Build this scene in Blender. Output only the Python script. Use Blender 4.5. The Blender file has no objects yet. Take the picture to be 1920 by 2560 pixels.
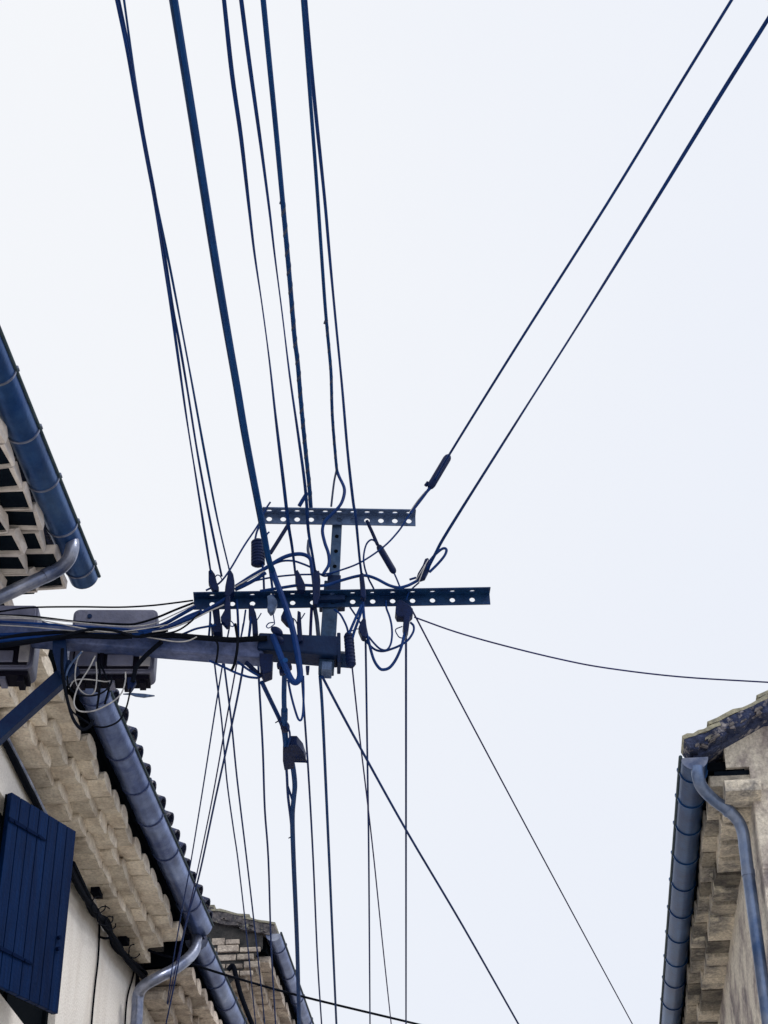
import bpy, bmesh, math, random
from mathutils import Vector as V, Matrix
random.seed(7)
SC = bpy.context.scene
COL = SC.collection

# ------------------------------------------------------------------ camera
F = 4400.0; CX, CY = 960.0, 1280.0            # focal length and centre in photo pixels (1920 x 2560)
Zc = V((-59, 6400, -F)).normalized()
Yc = V((440, -3020, -F)); Yc = (Yc - Zc * Yc.dot(Zc)).normalized()
Xc = Yc.cross(Zc)
R = Matrix((Xc, Yc, Zc))                       # world = R @ camera
EYE = V((0, 0, 1.6))
cam = bpy.data.cameras.new('camera'); camo = bpy.data.objects.new('camera', cam); COL.objects.link(camo)
cam.sensor_fit = 'HORIZONTAL'; cam.sensor_width = 36; cam.lens = 36 * F / 1920; cam.clip_end = 2000
camo.matrix_world = Matrix.Translation(EYE) @ R.to_4x4()
SC.camera = camo
SC.render.resolution_x, SC.render.resolution_y = 768, 1024

# ------------------------------------------------------------------ sky and sun
SUN_EL, SUN_AZ = math.radians(50), math.radians(105)     # azimuth clockwise from +Y (down the street)
w = bpy.data.worlds.new('World'); SC.world = w; w.use_nodes = True
nt = w.node_tree; N = nt.nodes; L = nt.links
bg = N['Background']
sky = N.new('ShaderNodeTexSky'); sky.sky_type = 'NISHITA'; sky.sun_disc = False
sky.sun_elevation = SUN_EL; sky.sun_rotation = SUN_AZ; sky.air_density = 1.0; sky.dust_density = 3.0
tc = N.new('ShaderNodeTexCoord')
no = N.new('ShaderNodeTexNoise'); no.inputs['Scale'].default_value = 1.1; no.inputs['Detail'].default_value = 5
L.new(tc.outputs['Generated'], no.inputs['Vector'])
dp_ = N.new('ShaderNodeVectorMath'); dp_.operation = 'DOT_PRODUCT'; dp_.inputs[1].default_value = (-.80, -.25, .55)
L.new(tc.outputs['Generated'], dp_.inputs[0])
mr_ = N.new('ShaderNodeMapRange'); mr_.inputs['From Min'].default_value = -.25; mr_.inputs['From Max'].default_value = .60
L.new(dp_.outputs['Value'], mr_.inputs['Value'])
ad_ = N.new('ShaderNodeMath'); ad_.operation = 'MULTIPLY_ADD'; ad_.inputs[1].default_value = .7
L.new(mr_.outputs['Result'], ad_.inputs[0])
sb_ = N.new('ShaderNodeMath'); sb_.operation = 'MULTIPLY_ADD'; sb_.inputs[1].default_value = .7; sb_.inputs[2].default_value = -.2
L.new(no.outputs['Fac'], sb_.inputs[0]); L.new(sb_.outputs[0], ad_.inputs[2])
cr = N.new('ShaderNodeValToRGB')
cr.color_ramp.elements[0].position = .15; cr.color_ramp.elements[0].color = (8.35, 8.85, 10.0, 1)
cr.color_ramp.elements[1].position = .9; cr.color_ramp.elements[1].color = (10.2, 10.25, 10.3, 1)
L.new(ad_.outputs[0], cr.inputs['Fac'])
mx = N.new('ShaderNodeMixRGB'); mx.inputs['Fac'].default_value = .92
L.new(sky.outputs['Color'], mx.inputs['Color1']); L.new(cr.outputs['Color'], mx.inputs['Color2'])
L.new(mx.outputs['Color'], bg.inputs['Color']); bg.inputs['Strength'].default_value = .1
sl = bpy.data.lights.new('sun', 'SUN'); sl.energy = 1.5; sl.angle = math.radians(18); sl.color = (1, .95, .88)
so = bpy.data.objects.new('sun', sl); COL.objects.link(so)
sd = V((math.sin(SUN_AZ) * math.cos(SUN_EL), math.cos(SUN_AZ) * math.cos(SUN_EL), math.sin(SUN_EL)))
so.rotation_euler = sd.to_track_quat('Z', 'Y').to_euler(); so.location = (6, -6, 14)
SC.view_settings.view_transform = 'Standard'; SC.view_settings.look = 'None'
SC.view_settings.exposure = 0.0; SC.view_settings.gamma = 1.0

# ------------------------------------------------------------------ pixel -> place helpers
def ray(x, y): return R @ V((x - CX, CY - y, -F)).normalized()
def Pz(x, y, z): d = ray(x, y); return EYE + d * ((z - EYE.z) / d.z)
def Px(x, y, X): d = ray(x, y); return EYE + d * (X / d.x)
def Py(x, y, Y): d = ray(x, y); return EYE + d * (Y / d.y)
BK = 0.12; BY = 7.45                           # upright plane of the bracket: y = BY + BK x
BN = V((BK, -1, 0)).normalized()               # its normal, towards the camera
BX = V((1, BK, 0)).normalized()
def B(x, y, d=0.0):
    r = ray(x, y); p0 = V((0, BY, 0)) + BN * d
    return EYE + r * ((p0 - EYE).dot(BN) / r.dot(BN))
def pxr(p, wpx): return wpx * (p - EYE).length / (2 * F)   # radius of something wpx pixels wide

# ------------------------------------------------------------------ materials
def mat(name, c, rough=.6, metal=0.0, c2=None, scale=8, bump=.0, c3=None, stretch=None, lo=.35, hi=.65, bscale=60, spec=.5, per=0.0, grain=0.0, gscale=55, gstretch=(1, 1, 1)):
    m = bpy.data.materials.new(name); m.use_nodes = True
    t = m.node_tree; n = t.nodes; l = t.links; b = n['Principled BSDF']
    b.inputs['Roughness'].default_value = rough; b.inputs['Metallic'].default_value = metal; b.inputs['Specular IOR Level'].default_value = spec
    g = n.new('ShaderNodeNewGeometry'); src = g.outputs['Position']
    if stretch:
        mp = n.new('ShaderNodeMapping'); mp.inputs['Scale'].default_value = stretch; l.new(src, mp.inputs['Vector']); src2 = mp.outputs['Vector']
    else: src2 = src
    out = None
    if c2:
        no = n.new('ShaderNodeTexNoise'); no.inputs['Scale'].default_value = scale; no.inputs['Detail'].default_value = 6; no.inputs['Roughness'].default_value = .62
        l.new(src2, no.inputs['Vector'])
        r = n.new('ShaderNodeValToRGB'); r.color_ramp.elements[0].position = lo; r.color_ramp.elements[1].position = hi
        r.color_ramp.elements[0].color = (*c, 1); r.color_ramp.elements[1].color = (*c2, 1)
        if c3:
            e = r.color_ramp.elements.new(hi + .12); e.color = (*c3, 1)
        l.new(no.outputs['Fac'], r.inputs['Fac']); out = r.outputs['Color']
    else:
        rg = n.new('ShaderNodeRGB'); rg.outputs[0].default_value = (*c, 1); out = rg.outputs[0]
    if per:
        oi = n.new('ShaderNodeObjectInfo'); mr = n.new('ShaderNodeMapRange'); mr.inputs['To Min'].default_value = 1 - per; mr.inputs['To Max'].default_value = 1 + per
        l.new(oi.outputs['Random'], mr.inputs['Value'])
        h = n.new('ShaderNodeHueSaturation'); l.new(mr.outputs['Result'], h.inputs['Value']); l.new(out, h.inputs['Color']); out = h.outputs['Color']
    if grain:
        mg = n.new('ShaderNodeMapping'); mg.inputs['Scale'].default_value = gstretch; l.new(src, mg.inputs['Vector'])
        ng = n.new('ShaderNodeTexNoise'); ng.inputs['Scale'].default_value = gscale; ng.inputs['Detail'].default_value = 4; ng.inputs['Roughness'].default_value = .7; l.new(mg.outputs['Vector'], ng.inputs['Vector'])
        rg_ = n.new('ShaderNodeMapRange'); rg_.inputs['From Min'].default_value = .3; rg_.inputs['From Max'].default_value = .7; rg_.inputs['To Min'].default_value = 1 - grain; rg_.inputs['To Max'].default_value = 1 + grain * .55
        l.new(ng.outputs['Fac'], rg_.inputs['Value'])
        hg = n.new('ShaderNodeHueSaturation'); l.new(rg_.outputs['Result'], hg.inputs['Value']); l.new(out, hg.inputs['Color']); out = hg.outputs['Color']
    l.new(out, b.inputs['Base Color'])
    if bump:
        nb = n.new('ShaderNodeTexNoise'); nb.inputs['Scale'].default_value = bscale; nb.inputs['Detail'].default_value = 5; l.new(src, nb.inputs['Vector'])
        bp = n.new('ShaderNodeBump'); bp.inputs['Strength'].default_value = bump; bp.inputs['Distance'].default_value = .01
        l.new(nb.outputs['Fac'], bp.inputs['Height']); l.new(bp.outputs['Normal'], b.inputs['Normal'])
    return m
M = dict(
 wire=mat('navy_cable', (.003, .034, .17), .6, 0, (.002, .020, .11), 9, spec=.12),
 wire2=mat('teal_navy_cable', (.003, .048, .19), .6, 0, (.002, .032, .14), 7, spec=.12),
 violet=mat('violet_navy_cable', (.012, .018, .12), .6, 0, (.008, .012, .08), 7, spec=.12),
 black=mat('black_cable', (.0025, .004, .009), .8, 0, (.004, .006, .012), 15, spec=.05),
 pale=mat('pale_cable', (.46, .46, .47), .5, 0, (.22, .23, .27), 20),
 plastic=mat('navy_plastic', (.001, .011, .065), .5, 0, (.001, .007, .042), 30, .15, spec=.15),
 armour=mat('grey_armour_rod', (.05, .07, .13), .6, 0, (.02, .035, .09), 40, .3, spec=.2),
 arm=mat('navy_galvanised_steel', (.003, .026, .105), .5, .2, (.010, .05, .14), 10, .2, lo=.4, hi=.75, spec=.25, grain=.35, gscale=30),
 arm_grey=mat('slate_galvanised_steel', (.05, .095, .215), .42, .25, (.10, .155, .29), 14, .15, spec=.3, grain=.4, gscale=35),
 post=mat('blue_grey_steel', (.02, .06, .145), .45, .3, (.055, .095, .18), 12, .2, spec=.3, grain=.35, gscale=30),
 beam=mat('grey_violet_steel', (.10, .13, .27), .5, .2, (.012, .035, .13), 6, .25, spec=.3, lo=.42, hi=.68, grain=.35, gscale=30),
 beam_dark=mat('dark_navy_steel', (.001, .010, .052), .5, .15, (.003, .020, .075), 9, .2, spec=.2),
 zinc1=mat('blue_zinc', (.008, .060, .22), .33, .6, (.07, .16, .35), 3.0, .12, lo=.35, hi=.75, c3=(.18, .27, .42), grain=.35, gscale=8, gstretch=(1, .4, 1)),
 zinc2=mat('mauve_zinc', (.045, .085, .25), .31, .65, (.22, .30, .54), 3.0, .14, lo=.38, hi=.66, c3=(.50, .56, .72), grain=.3, gscale=9, gstretch=(1, .4, 1)),
 zincR=mat('deep_blue_zinc', (.003, .042, .16), .34, .5, (.010, .080, .245), 3.5, .08, grain=.3, gscale=9, gstretch=(1, .4, 1)),
 rim=mat('weathered_rim', (.015, .035, .05), .6, .0, (.04, .065, .08), 8, spec=.2),
 pipe=mat('pale_zinc_pipe', (.08, .11, .21), .30, .6, (.34, .37, .47), 6, .12, grain=.3, gscale=9),
 pipeR=mat('blue_zinc_pipe', (.055, .115, .27), .30, .55, (.27, .33, .48), 4, .12, grain=.35, gscale=8, gstretch=(1, 1, .3)),
 whitewall=mat('cream_render', (.90, .875, .84), .9, 0, (.74, .70, .655), 3.0, .6, lo=.5, hi=.74, c3=(.42, .385, .36), stretch=(1, 1, .22), grain=.14, gscale=60),
 stainwall=mat('stained_render', (.74, .69, .61), .95, 0, (.38, .335, .325), 4.0, .9, c3=(.09, .085, .12), lo=.45, hi=.58, stretch=(1, .6, .8), grain=.4, gscale=45),
 creamtile=mat('painted_tile', (.85, .775, .66), .9, 0, (.58, .50, .41), 6, 1.0, lo=.42, hi=.66, c3=(.24, .205, .18), per=.2, bscale=45, grain=.3),
 mortar=mat('pale_mortar', (.82, .77, .74), .95, 0, (.62, .57, .54), 12, .5),
 shade_joint=mat('painted_shade_dark_joint', (.004, .008, .016), .9, 0, (.008, .014, .022), 12, .3, spec=.05),  # near-black: shade painted into tile hollows, also the dark beds between tiles
 browntile=mat('brown_tile', (.50, .455, .385), .95, 0, (.15, .145, .145), 4, 1.0, c3=(.70, .65, .54), lo=.44, hi=.60, per=.6, bscale=45, grain=.45),
 stone=mat('beige_stone', (.68, .60, .51), .95, 0, (.34, .285, .25), 8, .9, c3=(.14, .12, .12), per=.28, bscale=45, grain=.4),
 rooftile=mat('lichen_roof_tile', (.045, .06, .13), .95, 0, (.010, .020, .065), 16, 1.0, c3=(.34, .32, .34), lo=.38, hi=.54, per=.2, grain=.5, gscale=40),
 shutter=mat('blue_shutter_paint', (.0008, .010, .050), .65, 0, (.001, .020, .092), 3, .3, stretch=(5, 5, .5), lo=.3, hi=.75, per=.10, spec=.08, c3=(.003, .04, .15), grain=.3, gscale=30, gstretch=(3, 3, .15)),
 iron=mat('dark_iron', (.001, .008, .04), .8, 0, spec=.05),
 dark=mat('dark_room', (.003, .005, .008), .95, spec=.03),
 glass=mat('window_glass', (.006, .008, .014), .25, spec=.2),
 box=mat('grey_mauve_box', (.17, .18, .27), .55, .1, (.075, .085, .15), 5, .25, grain=.25, gscale=40),
 boxdark=mat('box_interior', (.003, .003, .010), .8, spec=.1),
 boxpale=mat('pale_box_plastic', (.42, .42, .44), .5, 0, (.2, .2, .24), 9),
 lichen=mat('lichen_crust', (.42, .40, .30), .95, 0, (.20, .20, .17), 25, .8),
 mossy=mat('mossy_verge_tile', (.22, .20, .20), .95, 0, (.06, .06, .075), 14, .9, c3=(.42, .40, .31), lo=.38, hi=.58),
 darkmortar=mat('dark_mortar', (.085, .08, .078), .95, 0, (.03, .032, .036), 12, .5),  # dark mortar in the joints between tiles and gable stones
 paving=mat('pale_paving', (.62, .58, .52), .9, 0, (.48, .45, .40), .8, .4),
)

# ------------------------------------------------------------------ object helpers
def link(name, me, m=None, parent=None, smooth=False):
    o = bpy.data.objects.new(name, me); COL.objects.link(o)
    if m is not None:
        for x in (m if isinstance(m, (list, tuple)) else [m]): me.materials.append(M[x] if isinstance(x, str) else x)
    if parent is not None: o.parent = parent
    if smooth:
        for p in me.polygons: p.use_smooth = True
    return o
def mesh(name, vs, fs):
    me = bpy.data.meshes.new(name); me.from_pydata([tuple(v) for v in vs], [], fs); me.update(); return me
def tag(o, label, cat, group=None):
    o['label'] = label; o['category'] = cat
    if group: o['group'] = group
    return o
def empty(name, loc):
    o = bpy.data.objects.new(name, None); COL.objects.link(o); o.empty_display_size = .1
    return o          # left at the origin so that parts keep world coordinates
def struct(o): o['kind'] = 'structure'; return o

def smooth_path(pts, n=6, closed=False):
    if len(pts) < 3: return list(pts)
    out = []; k = len(pts)
    for i in range(k - 1):
        p0 = pts[i - 1] if i else pts[0] * 2 - pts[1]
        p1, p2 = pts[i], pts[i + 1]
        p3 = pts[i + 2] if i + 2 < k else pts[-1] * 2 - pts[-2]
        for j in range(n):
            t = j / n
            out.append(.5 * ((2 * p1) + (p2 - p0) * t + (2 * p0 - 5 * p1 + 4 * p2 - p3) * t * t + (3 * p1 - p0 - 3 * p2 + p3) * t ** 3))
    out.append(pts[-1]); return out
class MB:
    def __init__(s): s.v = []; s.f = []; s.mi = []
    def add(s, vs, fs, mi=0):
        k = len(s.v); s.v += [V(v) for v in vs]; s.f += [tuple(i + k for i in f) for f in fs]; s.mi += [mi] * len(fs)
    def tube(s, pts, r, sides=8, caps=True, flat=1.0, twist=0.0, ph=0.0, mi=0):
        n = len(pts); vs = []; fs = []
        t = (pts[1] - pts[0]).normalized()
        u = t.orthogonal().normalized(); dist = 0
        for i, p in enumerate(pts):
            t2 = (pts[min(i + 1, n - 1)] - pts[max(i - 1, 0)])
            if t2.length < 1e-9: t2 = t
            t2 = t2.normalized(); u = (u - t2 * u.dot(t2)).normalized(); v = t2.cross(u); t = t2
            if i: dist += (p - pts[i - 1]).length
            rr = r[i] if isinstance(r, (list, tuple)) else r
            a0 = ph + twist * dist; ca, sa = math.cos(a0), math.sin(a0)
            e1 = u * ca + v * sa; e2 = v * ca - u * sa
            for k in range(sides):
                a = 2 * math.pi * k / sides
                vs.append(p + e1 * (rr * math.cos(a)) + e2 * (rr * flat * math.sin(a)))
        for i in range(n - 1):
            for k in range(sides):
                a = i * sides + k; b = i * sides + (k + 1) % sides
                fs.append((a, b, b + sides, a + sides))
        if caps: fs.append(tuple(range(sides))[::-1]); fs.append(tuple((n - 1) * sides + k for k in range(sides)))
        s.add(vs, fs, mi)
    def box(s, o, a, b, c, mi=0):               # corner o and three edge vectors
        o, a, b, c = V(o), V(a), V(b), V(c)
        vs = [o, o + a, o + a + b, o + b, o + c, o + a + c, o + a + b + c, o + b + c]
        s.add(vs, [(0, 3, 2, 1), (4, 5, 6, 7), (0, 1, 5, 4), (1, 2, 6, 5), (2, 3, 7, 6), (3, 0, 4, 7)], mi)
    def prism(s, poly, ext, mi=0):
        n = len(poly); e = V(ext); vs = [V(p) for p in poly] + [V(p) + e for p in poly]
        fs = [tuple(range(n)), tuple(range(2 * n - 1, n - 1, -1))] + [(i, i + n, (i + 1) % n + n, (i + 1) % n) for i in range(n)]
        s.add(vs, fs, mi)
    def build(s, name, m, parent=None, smooth=False, bevel=0):
        me = mesh(name, s.v, s.f)
        bm = bmesh.new(); bm.from_mesh(me); bmesh.ops.recalc_face_normals(bm, faces=bm.faces); bm.to_mesh(me); bm.free()
        o = link(name, me, m, parent)
        if any(s.mi):
            for p, i in zip(me.polygons, s.mi): p.material_index = i
        if smooth:
            for p in me.polygons: p.use_smooth = True
            me.set_sharp_from_angle(angle=math.radians(38))
        if bevel:
            b = o.modifiers.new('bevel', 'BEVEL'); b.width = bevel; b.segments = 2; b.limit_method = 'ANGLE'; b.angle_limit = math.radians(35)
        return o

# ================================================================== THE SETTING
g = MB(); S_ = 600
g.add([(-S_, -S_, 0), (S_, -S_, 0), (S_, S_, 0), (-S_, S_, 0)], [(0, 1, 2, 3)])
struct(g.build('ground', 'paving'))

class Frame:
    """street side of a house: u runs along the gutter, v into the house from the gutter's outer rim"""
    def __init__(s, x, y, side, skew=0.0):
        s.o = V((x, y, 0)); s.u = V((skew, 1, 0)).normalized(); s.v = V((side * s.u.y, -side * s.u.x, 0))
    def __call__(s, u, v, z): return s.o + s.u * u + s.v * v + V((0, 0, z))

def gutter(parent, fr, u0, u1, z, r, m, joints, capm, flip=1):
    b = MB(); t = .006; nseg = 14; prof = []
    for k in range(nseg + 1):
        a = math.pi * k / nseg; prof.append((r - r * math.cos(a), z - r * math.sin(a)))
    inn = [(r - (r - t) * math.cos(math.pi * k / nseg), z - (r - t) * math.sin(math.pi * k / nseg)) for k in range(nseg, -1, -1)]
    poly = [fr(u0, v, zz) for v, zz in prof + inn]
    b.prism(poly, fr.u * (u1 - u0))
    caps_ = []
    for uu in (u0, u1):                          # closed ends
        s = 1 if uu == u0 else -1
        caps_.append(MB()); caps_[-1].prism([fr(uu - s * .002, v, zz) for v, zz in prof], fr.u * (s * .006))
    go = b.build('gutter', m, parent, smooth=True); [c.build('end_cap', 'pipe', go) for c in caps_]
    b = MB(); b.tube([fr(u0 - .01, -.002, z + .004), fr((u0 + u1) / 2, -.002, z + .004), fr(u1 + .01, -.002, z + .004)], .0105, 8)
    b.build('gutter_rim', capm, go, smooth=True)
    for j in joints:
        b = MB(); ro = r + .006; ri = r - .001
        p1 = [fr(j, r - ro * math.cos(math.pi * k / nseg), z - ro * math.sin(math.pi * k / nseg)) for k in range(nseg + 1)]
        p2 = [fr(j, r - ri * math.cos(math.pi * k / nseg), z - ri * math.sin(math.pi * k / nseg)) for k in range(nseg, -1, -1)]
        b.prism(p1 + p2, fr.u * .011)
        b.tube([fr(j - .004, -.004, z + .012), fr(j + .02, -.004, z + .012)], .013, 6)
        b.build('gutter_joint', {'zinc1': 'pipe', 'zincR': 'zincR', 'zinc2': 'beam'}[m], go, smooth=True)
    return go

def tile_mesh(kind, p, d, h, seed):
    """one tile of the cornice, local: x along the street, y into the house, z up"""
    rnd = random.Random(seed); b = MB(); gp = .012 if kind == 'hollow' else (.017 if kind == 'soft' else .030)
    w = p - gp
    if kind == 'hollow':                          # arch-shaped tile open underneath, pale mortar lip
        t = .007; rz = .020
        x0, x1, y0, y1 = 0, w, 0, d
        vs = [(x0, y0, 0), (x1, y0, 0), (x1, y1, 0), (x0, y1, 0), (x0 + t, y0 + t * 1.9, 0), (x1 - t, y0 + t * 1.9, 0), (x1 - t, y1, 0), (x0 + t, y1, 0),
              (x0 + t, y0 + t * 1.9, rz), (x1 - t, y0 + t * 1.9, rz), (x1 - t, y1, rz), (x0 + t, y1, rz),
              (x0, y0, h * .55), (x1, y0, h * .55), (x1, y1, h * .55), (x0, y1, h * .55), (x0 + w * .22, y0, h), (x1 - w * .22, y0, h), (x1 - w * .22, y1, h), (x0 + w * .22, y1, h)]
        vs = [(x + rnd.uniform(-.010, .010), y + rnd.uniform(-.012, .012), z + rnd.uniform(-.004, .004)) for x, y, z in vs]
        b.add(vs, [(0, 1, 5, 4), (1, 2, 6, 5), (3, 0, 4, 7), (0, 12, 13, 1), (1, 13, 14, 2), (3, 15, 12, 0), (12, 16, 17, 13), (13, 17, 18, 14), (15, 19, 16, 12), (16, 19, 18, 17), (2, 14, 18, 19, 15, 3)], 0)
        b.add(vs, [(4, 5, 9, 8), (5, 6, 10, 9), (7, 4, 8, 11)], 0)
        b.add(vs, [(8, 9, 10, 11)], 1)  # ceiling of the hollow, its shade painted in the second material
    else:
        n = 6; sag = .016 if kind == 'soft' else .006
        jit = .004 if kind == 'soft' else .0045
        tilt = rnd.uniform(-.012, .016)
        def ring(y, sh):
            pts = []
            for k in range(n + 1):
                x = w * k / n; pts.append((x + rnd.uniform(-jit, jit) * .5, y + rnd.uniform(-jit, jit), -sag * math.sin(math.pi * k / n) + tilt * (k / n - .5) + sh + rnd.uniform(-jit, jit) * .4))
            for k in range(n + 1):
                a = math.pi * k / n; pts.append((w / 2 + w / 2 * math.cos(a), y, h * (.45 + .55 * math.sin(a)) + sh))
            return pts
        sh = rnd.uniform(-.008, .008); r0 = ring(0, sh); r1 = ring(d, sh); k = len(r0)
        b.add(r0 + r1, [tuple(range(k)), tuple(range(2 * k - 1, k - 1, -1))] + [(i, i + k, (i + 1) % k + k, (i + 1) % k) for i in range(k)], 0)
    return b

def cornice(parent, fr, u0, u1, vwall, rows, pitch, kind, mats, skip=None, name='cornice', jitter=1.0):
    """rows: (outer v, z bottom, height). Every tile is a piece of its own."""
    co = empty(name, (0, 0, 0)); co.parent = parent
    rot = Matrix((fr.u, fr.v, V((0, 0, 1)))).transposed().to_4x4()
    for ri, (v, z, h) in enumerate(rows):
        var = []
        for s in range(5):
            b = tile_mesh(kind, pitch, vwall - v + .03, h, s + 10 * ri + 77)
            me = mesh('cornice_tile', b.v, b.f)
            bm = bmesh.new(); bm.from_mesh(me); bmesh.ops.recalc_face_normals(bm, faces=bm.faces); bm.to_mesh(me); bm.free()
            for x in mats: me.materials.append(M[x])
            if any(b.mi):
                for p, i in zip(me.polygons, b.mi): p.material_index = i
            if kind == 'soft':
                for p in me.polygons: p.use_smooth = True
                me.set_sharp_from_angle(angle=math.radians(45))
            var.append(me)
        u = u0 + (.5 * pitch if ri % 2 else 0); k = 0
        while u + pitch <= u1 + .02:
            if not (skip and skip(u, ri)):
                o = bpy.data.objects.new('cornice_tile', var[random.randrange(5)]); COL.objects.link(o); o.parent = co
                jt = .010 * jitter
                o.matrix_world = Matrix.Translation(fr(u + random.uniform(-.006, .006), v + random.uniform(-jt, jt), z + random.uniform(-.003, .003))) @ rot @ Matrix.Rotation(random.uniform(-.03, .03) * jitter, 4, 'X') @ Matrix.Rotation(random.uniform(-.025, .025) * jitter, 4, 'Z')
            u += pitch; k += 1
        # mortar bed seen between the tiles
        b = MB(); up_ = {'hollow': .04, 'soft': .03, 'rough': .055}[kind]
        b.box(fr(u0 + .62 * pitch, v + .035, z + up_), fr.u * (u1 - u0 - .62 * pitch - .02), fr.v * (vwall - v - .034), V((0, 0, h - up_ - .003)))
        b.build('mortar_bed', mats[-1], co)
    return co

def roof_tile_mesh(r, ln, t=.014, n=8):
    b = MB(); pr = [(r * math.cos(math.pi * k / n), r * .8 * math.sin(math.pi * k / n)) for k in range(n + 1)]
    pi_ = [((r - t) * math.cos(math.pi * k / n), (r - t) * .8 * math.sin(math.pi * k / n)) for k in range(n, -1, -1)]
    poly = [V((x, 0, z)) for x, z in pr + pi_]
    b.prism(poly, (0, ln, 0)); return b

def house_body(parent, fr, u0, u1, vw, zw, depth, rise, m, window=None, gable_v=None):
    """walls as a closed prism; window=(u0,u1,z0,z1) cuts an opening into the street front"""
    b = MB(); vr = vw + depth / 2
    prof = [(vw, -.2), (vw, zw), (vr, zw + rise), (vw + depth, zw), (vw + depth, -.2)]
    n = len(prof); A = [fr(u0, v, z) for v, z in prof]; C = [fr(u1, v, z) for v, z in prof]
    fs = [tuple(range(n)), tuple(range(2 * n - 1, n - 1, -1))]
    for i in range(n):
        if i == 0 and window: continue
        fs.append((i, i + n, (i + 1) % n + n, (i + 1) % n))
    b.add(A + C, fs)
    if window:
        a0, a1, z0, z1 = window; us = [u0, a0, a1, u1]; zs = [-.2, z0, z1, zw]
        for i in range(3):
            for j in range(3):
                if i == 1 and j == 1: continue
                b.add([fr(us[i], vw, zs[j]), fr(us[i + 1], vw, zs[j]), fr(us[i + 1], vw, zs[j + 1]), fr(us[i], vw, zs[j + 1])], [(0, 1, 2, 3)])
        d = .09; q = [(a0, z0), (a1, z0), (a1, z1), (a0, z1)]
        for i in range(4):
            p, s = q[i], q[(i + 1) % 4]
            b.add([fr(p[0], vw, p[1]), fr(s[0], vw, s[1]), fr(s[0], vw + d, s[1]), fr(p[0], vw + d, p[1])], [(0, 1, 2, 3)])
    return b.build('wall', m, parent)

def roof_slab(parent, fr, u0, u1, v0, z0, vr, zr, depth_v, zfar, m='rooftile', t=.05):
    b = MB()
    poly = [fr(u0, v0, z0), fr(u0, vr, zr), fr(u0, depth_v, zfar), fr(u0, depth_v, zfar + t), fr(u0, vr, zr + t), fr(u0, v0, z0 + t)]
    b.prism(poly, fr.u * (u1 - u0)); return b.build('roof', m, parent)

# ------------------------------------------------------------------ house 1, upper left: hollow cornice with painted shade inside
h1 = tag(empty('terraced_house', 0), 'house at upper left with blue gutter and hollow cornice tiles edged in white mortar, shade painted inside', 'house', 'houses along the narrow street')
f1 = Frame(-2.154, 0, -1)
E1 = 7.86
house_body(h1, f1, -3.0, E1 - .05, .64, 6.36, 5, 1.5, 'whitewall')
roof1 = roof_slab(h1, f1, -3.0, E1 - .02, .09, 6.74, 3.1, 8.0, 6.1, 6.6)
cornice(h1, f1, 3.42, E1 - .10, .64, [(.53, 6.35, .074), (.40, 6.42, .074), (.267, 6.49, .074), (.128, 6.56, .074)], .185, 'hollow', ['mortar', 'shade_joint'], jitter=2.6)
g1y = [Pz(x, y, 6.7).y for x, y in ((36, 925), (97, 1070), (147, 1192), (192, 1306), (233, 1410))]
gutter(h1, f1, -3.0, E1, 6.70, .078, 'zinc1', [2.7, 3.4, 4.1] + g1y, 'rim')
b = MB()
pp = [Pz(*q) for q in ((181, 1352, 6.66), (180, 1372, 6.60), (170, 1400, 6.54), (140, 1427, 6.49), (60, 1465, 6.38), (0, 1493, 6.30), (-40, 1512, 6.25))]
b.tube(smooth_path(pp, 5), .036, 14)
dp = b.build('downpipe', 'pipe', h1, smooth=True)
b = MB(); d_ = (pp[4] - pp[3]).normalized(); b.tube([pp[3] + d_ * .02, pp[3] + d_ * .07], .0385, 14); b.build('pipe_collar', 'pipe', dp, smooth=True)

# ------------------------------------------------------------------ house 2, left: cream cornice, shutter
h2 = tag(empty('terraced_house', 0), 'cream rendered house at lower left with mauve zinc gutter and painted tile cornice', 'house', 'houses along the narrow street')
Z2 = 6.60; X2 = -2.315
f2 = Frame(X2, 0, -1)
E2 = 12.66; VW2 = .552; ZW2 = 6.26
XW2 = X2 - VW2
ph_ = Px(29, 1980, XW2 + .05)                   # upper hinge corner of the shutter
pr_ = Pz(191, 2079, ph_.z)                      # its free upper corner
dl = ray(146, 2535); tt = math.hypot(pr_.x, pr_.y) / math.hypot(dl.x, dl.y)
SH = ph_.z - (EYE.z + dl.z * tt)                # shutter height
SWV = V((pr_.x - ph_.x, pr_.y - ph_.y, 0)); SWD = SWV.length; SD = SWV.normalized()
WU1 = Px(138, 2545, XW2).y; WZ0 = Px(22, 2512, XW2).z
house_body(h2, f2, 7.95, E2 - .05, VW2, ZW2, 5, 1.4, 'whitewall', window=(ph_.y - .16, WU1, WZ0, ph_.z - .02))
b = MB(); wu0 = ph_.y - .16; WW = WU1 - wu0; WH = ph_.z - .02 - WZ0
b.box(f2(wu0, VW2 + .07, WZ0), f2.u * WW, f2.v * .02, V((0, 0, WH)))
win = b.build('window', 'dark', h2)
for k in (0, .5, 1):
    b = MB(); b.box(f2(wu0 + k * (WW - .05), VW2 + .045, WZ0), f2.u * .05, f2.v * .03, V((0, 0, WH))); b.build('window_bar', 'dark', win)
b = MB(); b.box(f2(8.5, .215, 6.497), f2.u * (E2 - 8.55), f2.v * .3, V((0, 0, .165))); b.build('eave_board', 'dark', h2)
roof_slab(h2, f2, 8.5, E2 - .03, .06, 6.67, 3.0, 7.9, 6.0, 6.5)
cornice(h2, f2, 7.97, E2 - .1, VW2, [(.405, 6.25, .088), (.301, 6.33, .088), (.190, 6.41, .088)], .25, 'soft', ['creamtile', 'darkmortar'], jitter=2.0)
g2y = [Pz(x, y, Z2 - .04).y for x, y in ((300, 1882), (342, 1968), (380, 2047), (424, 2133), (490, 2262))]
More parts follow.
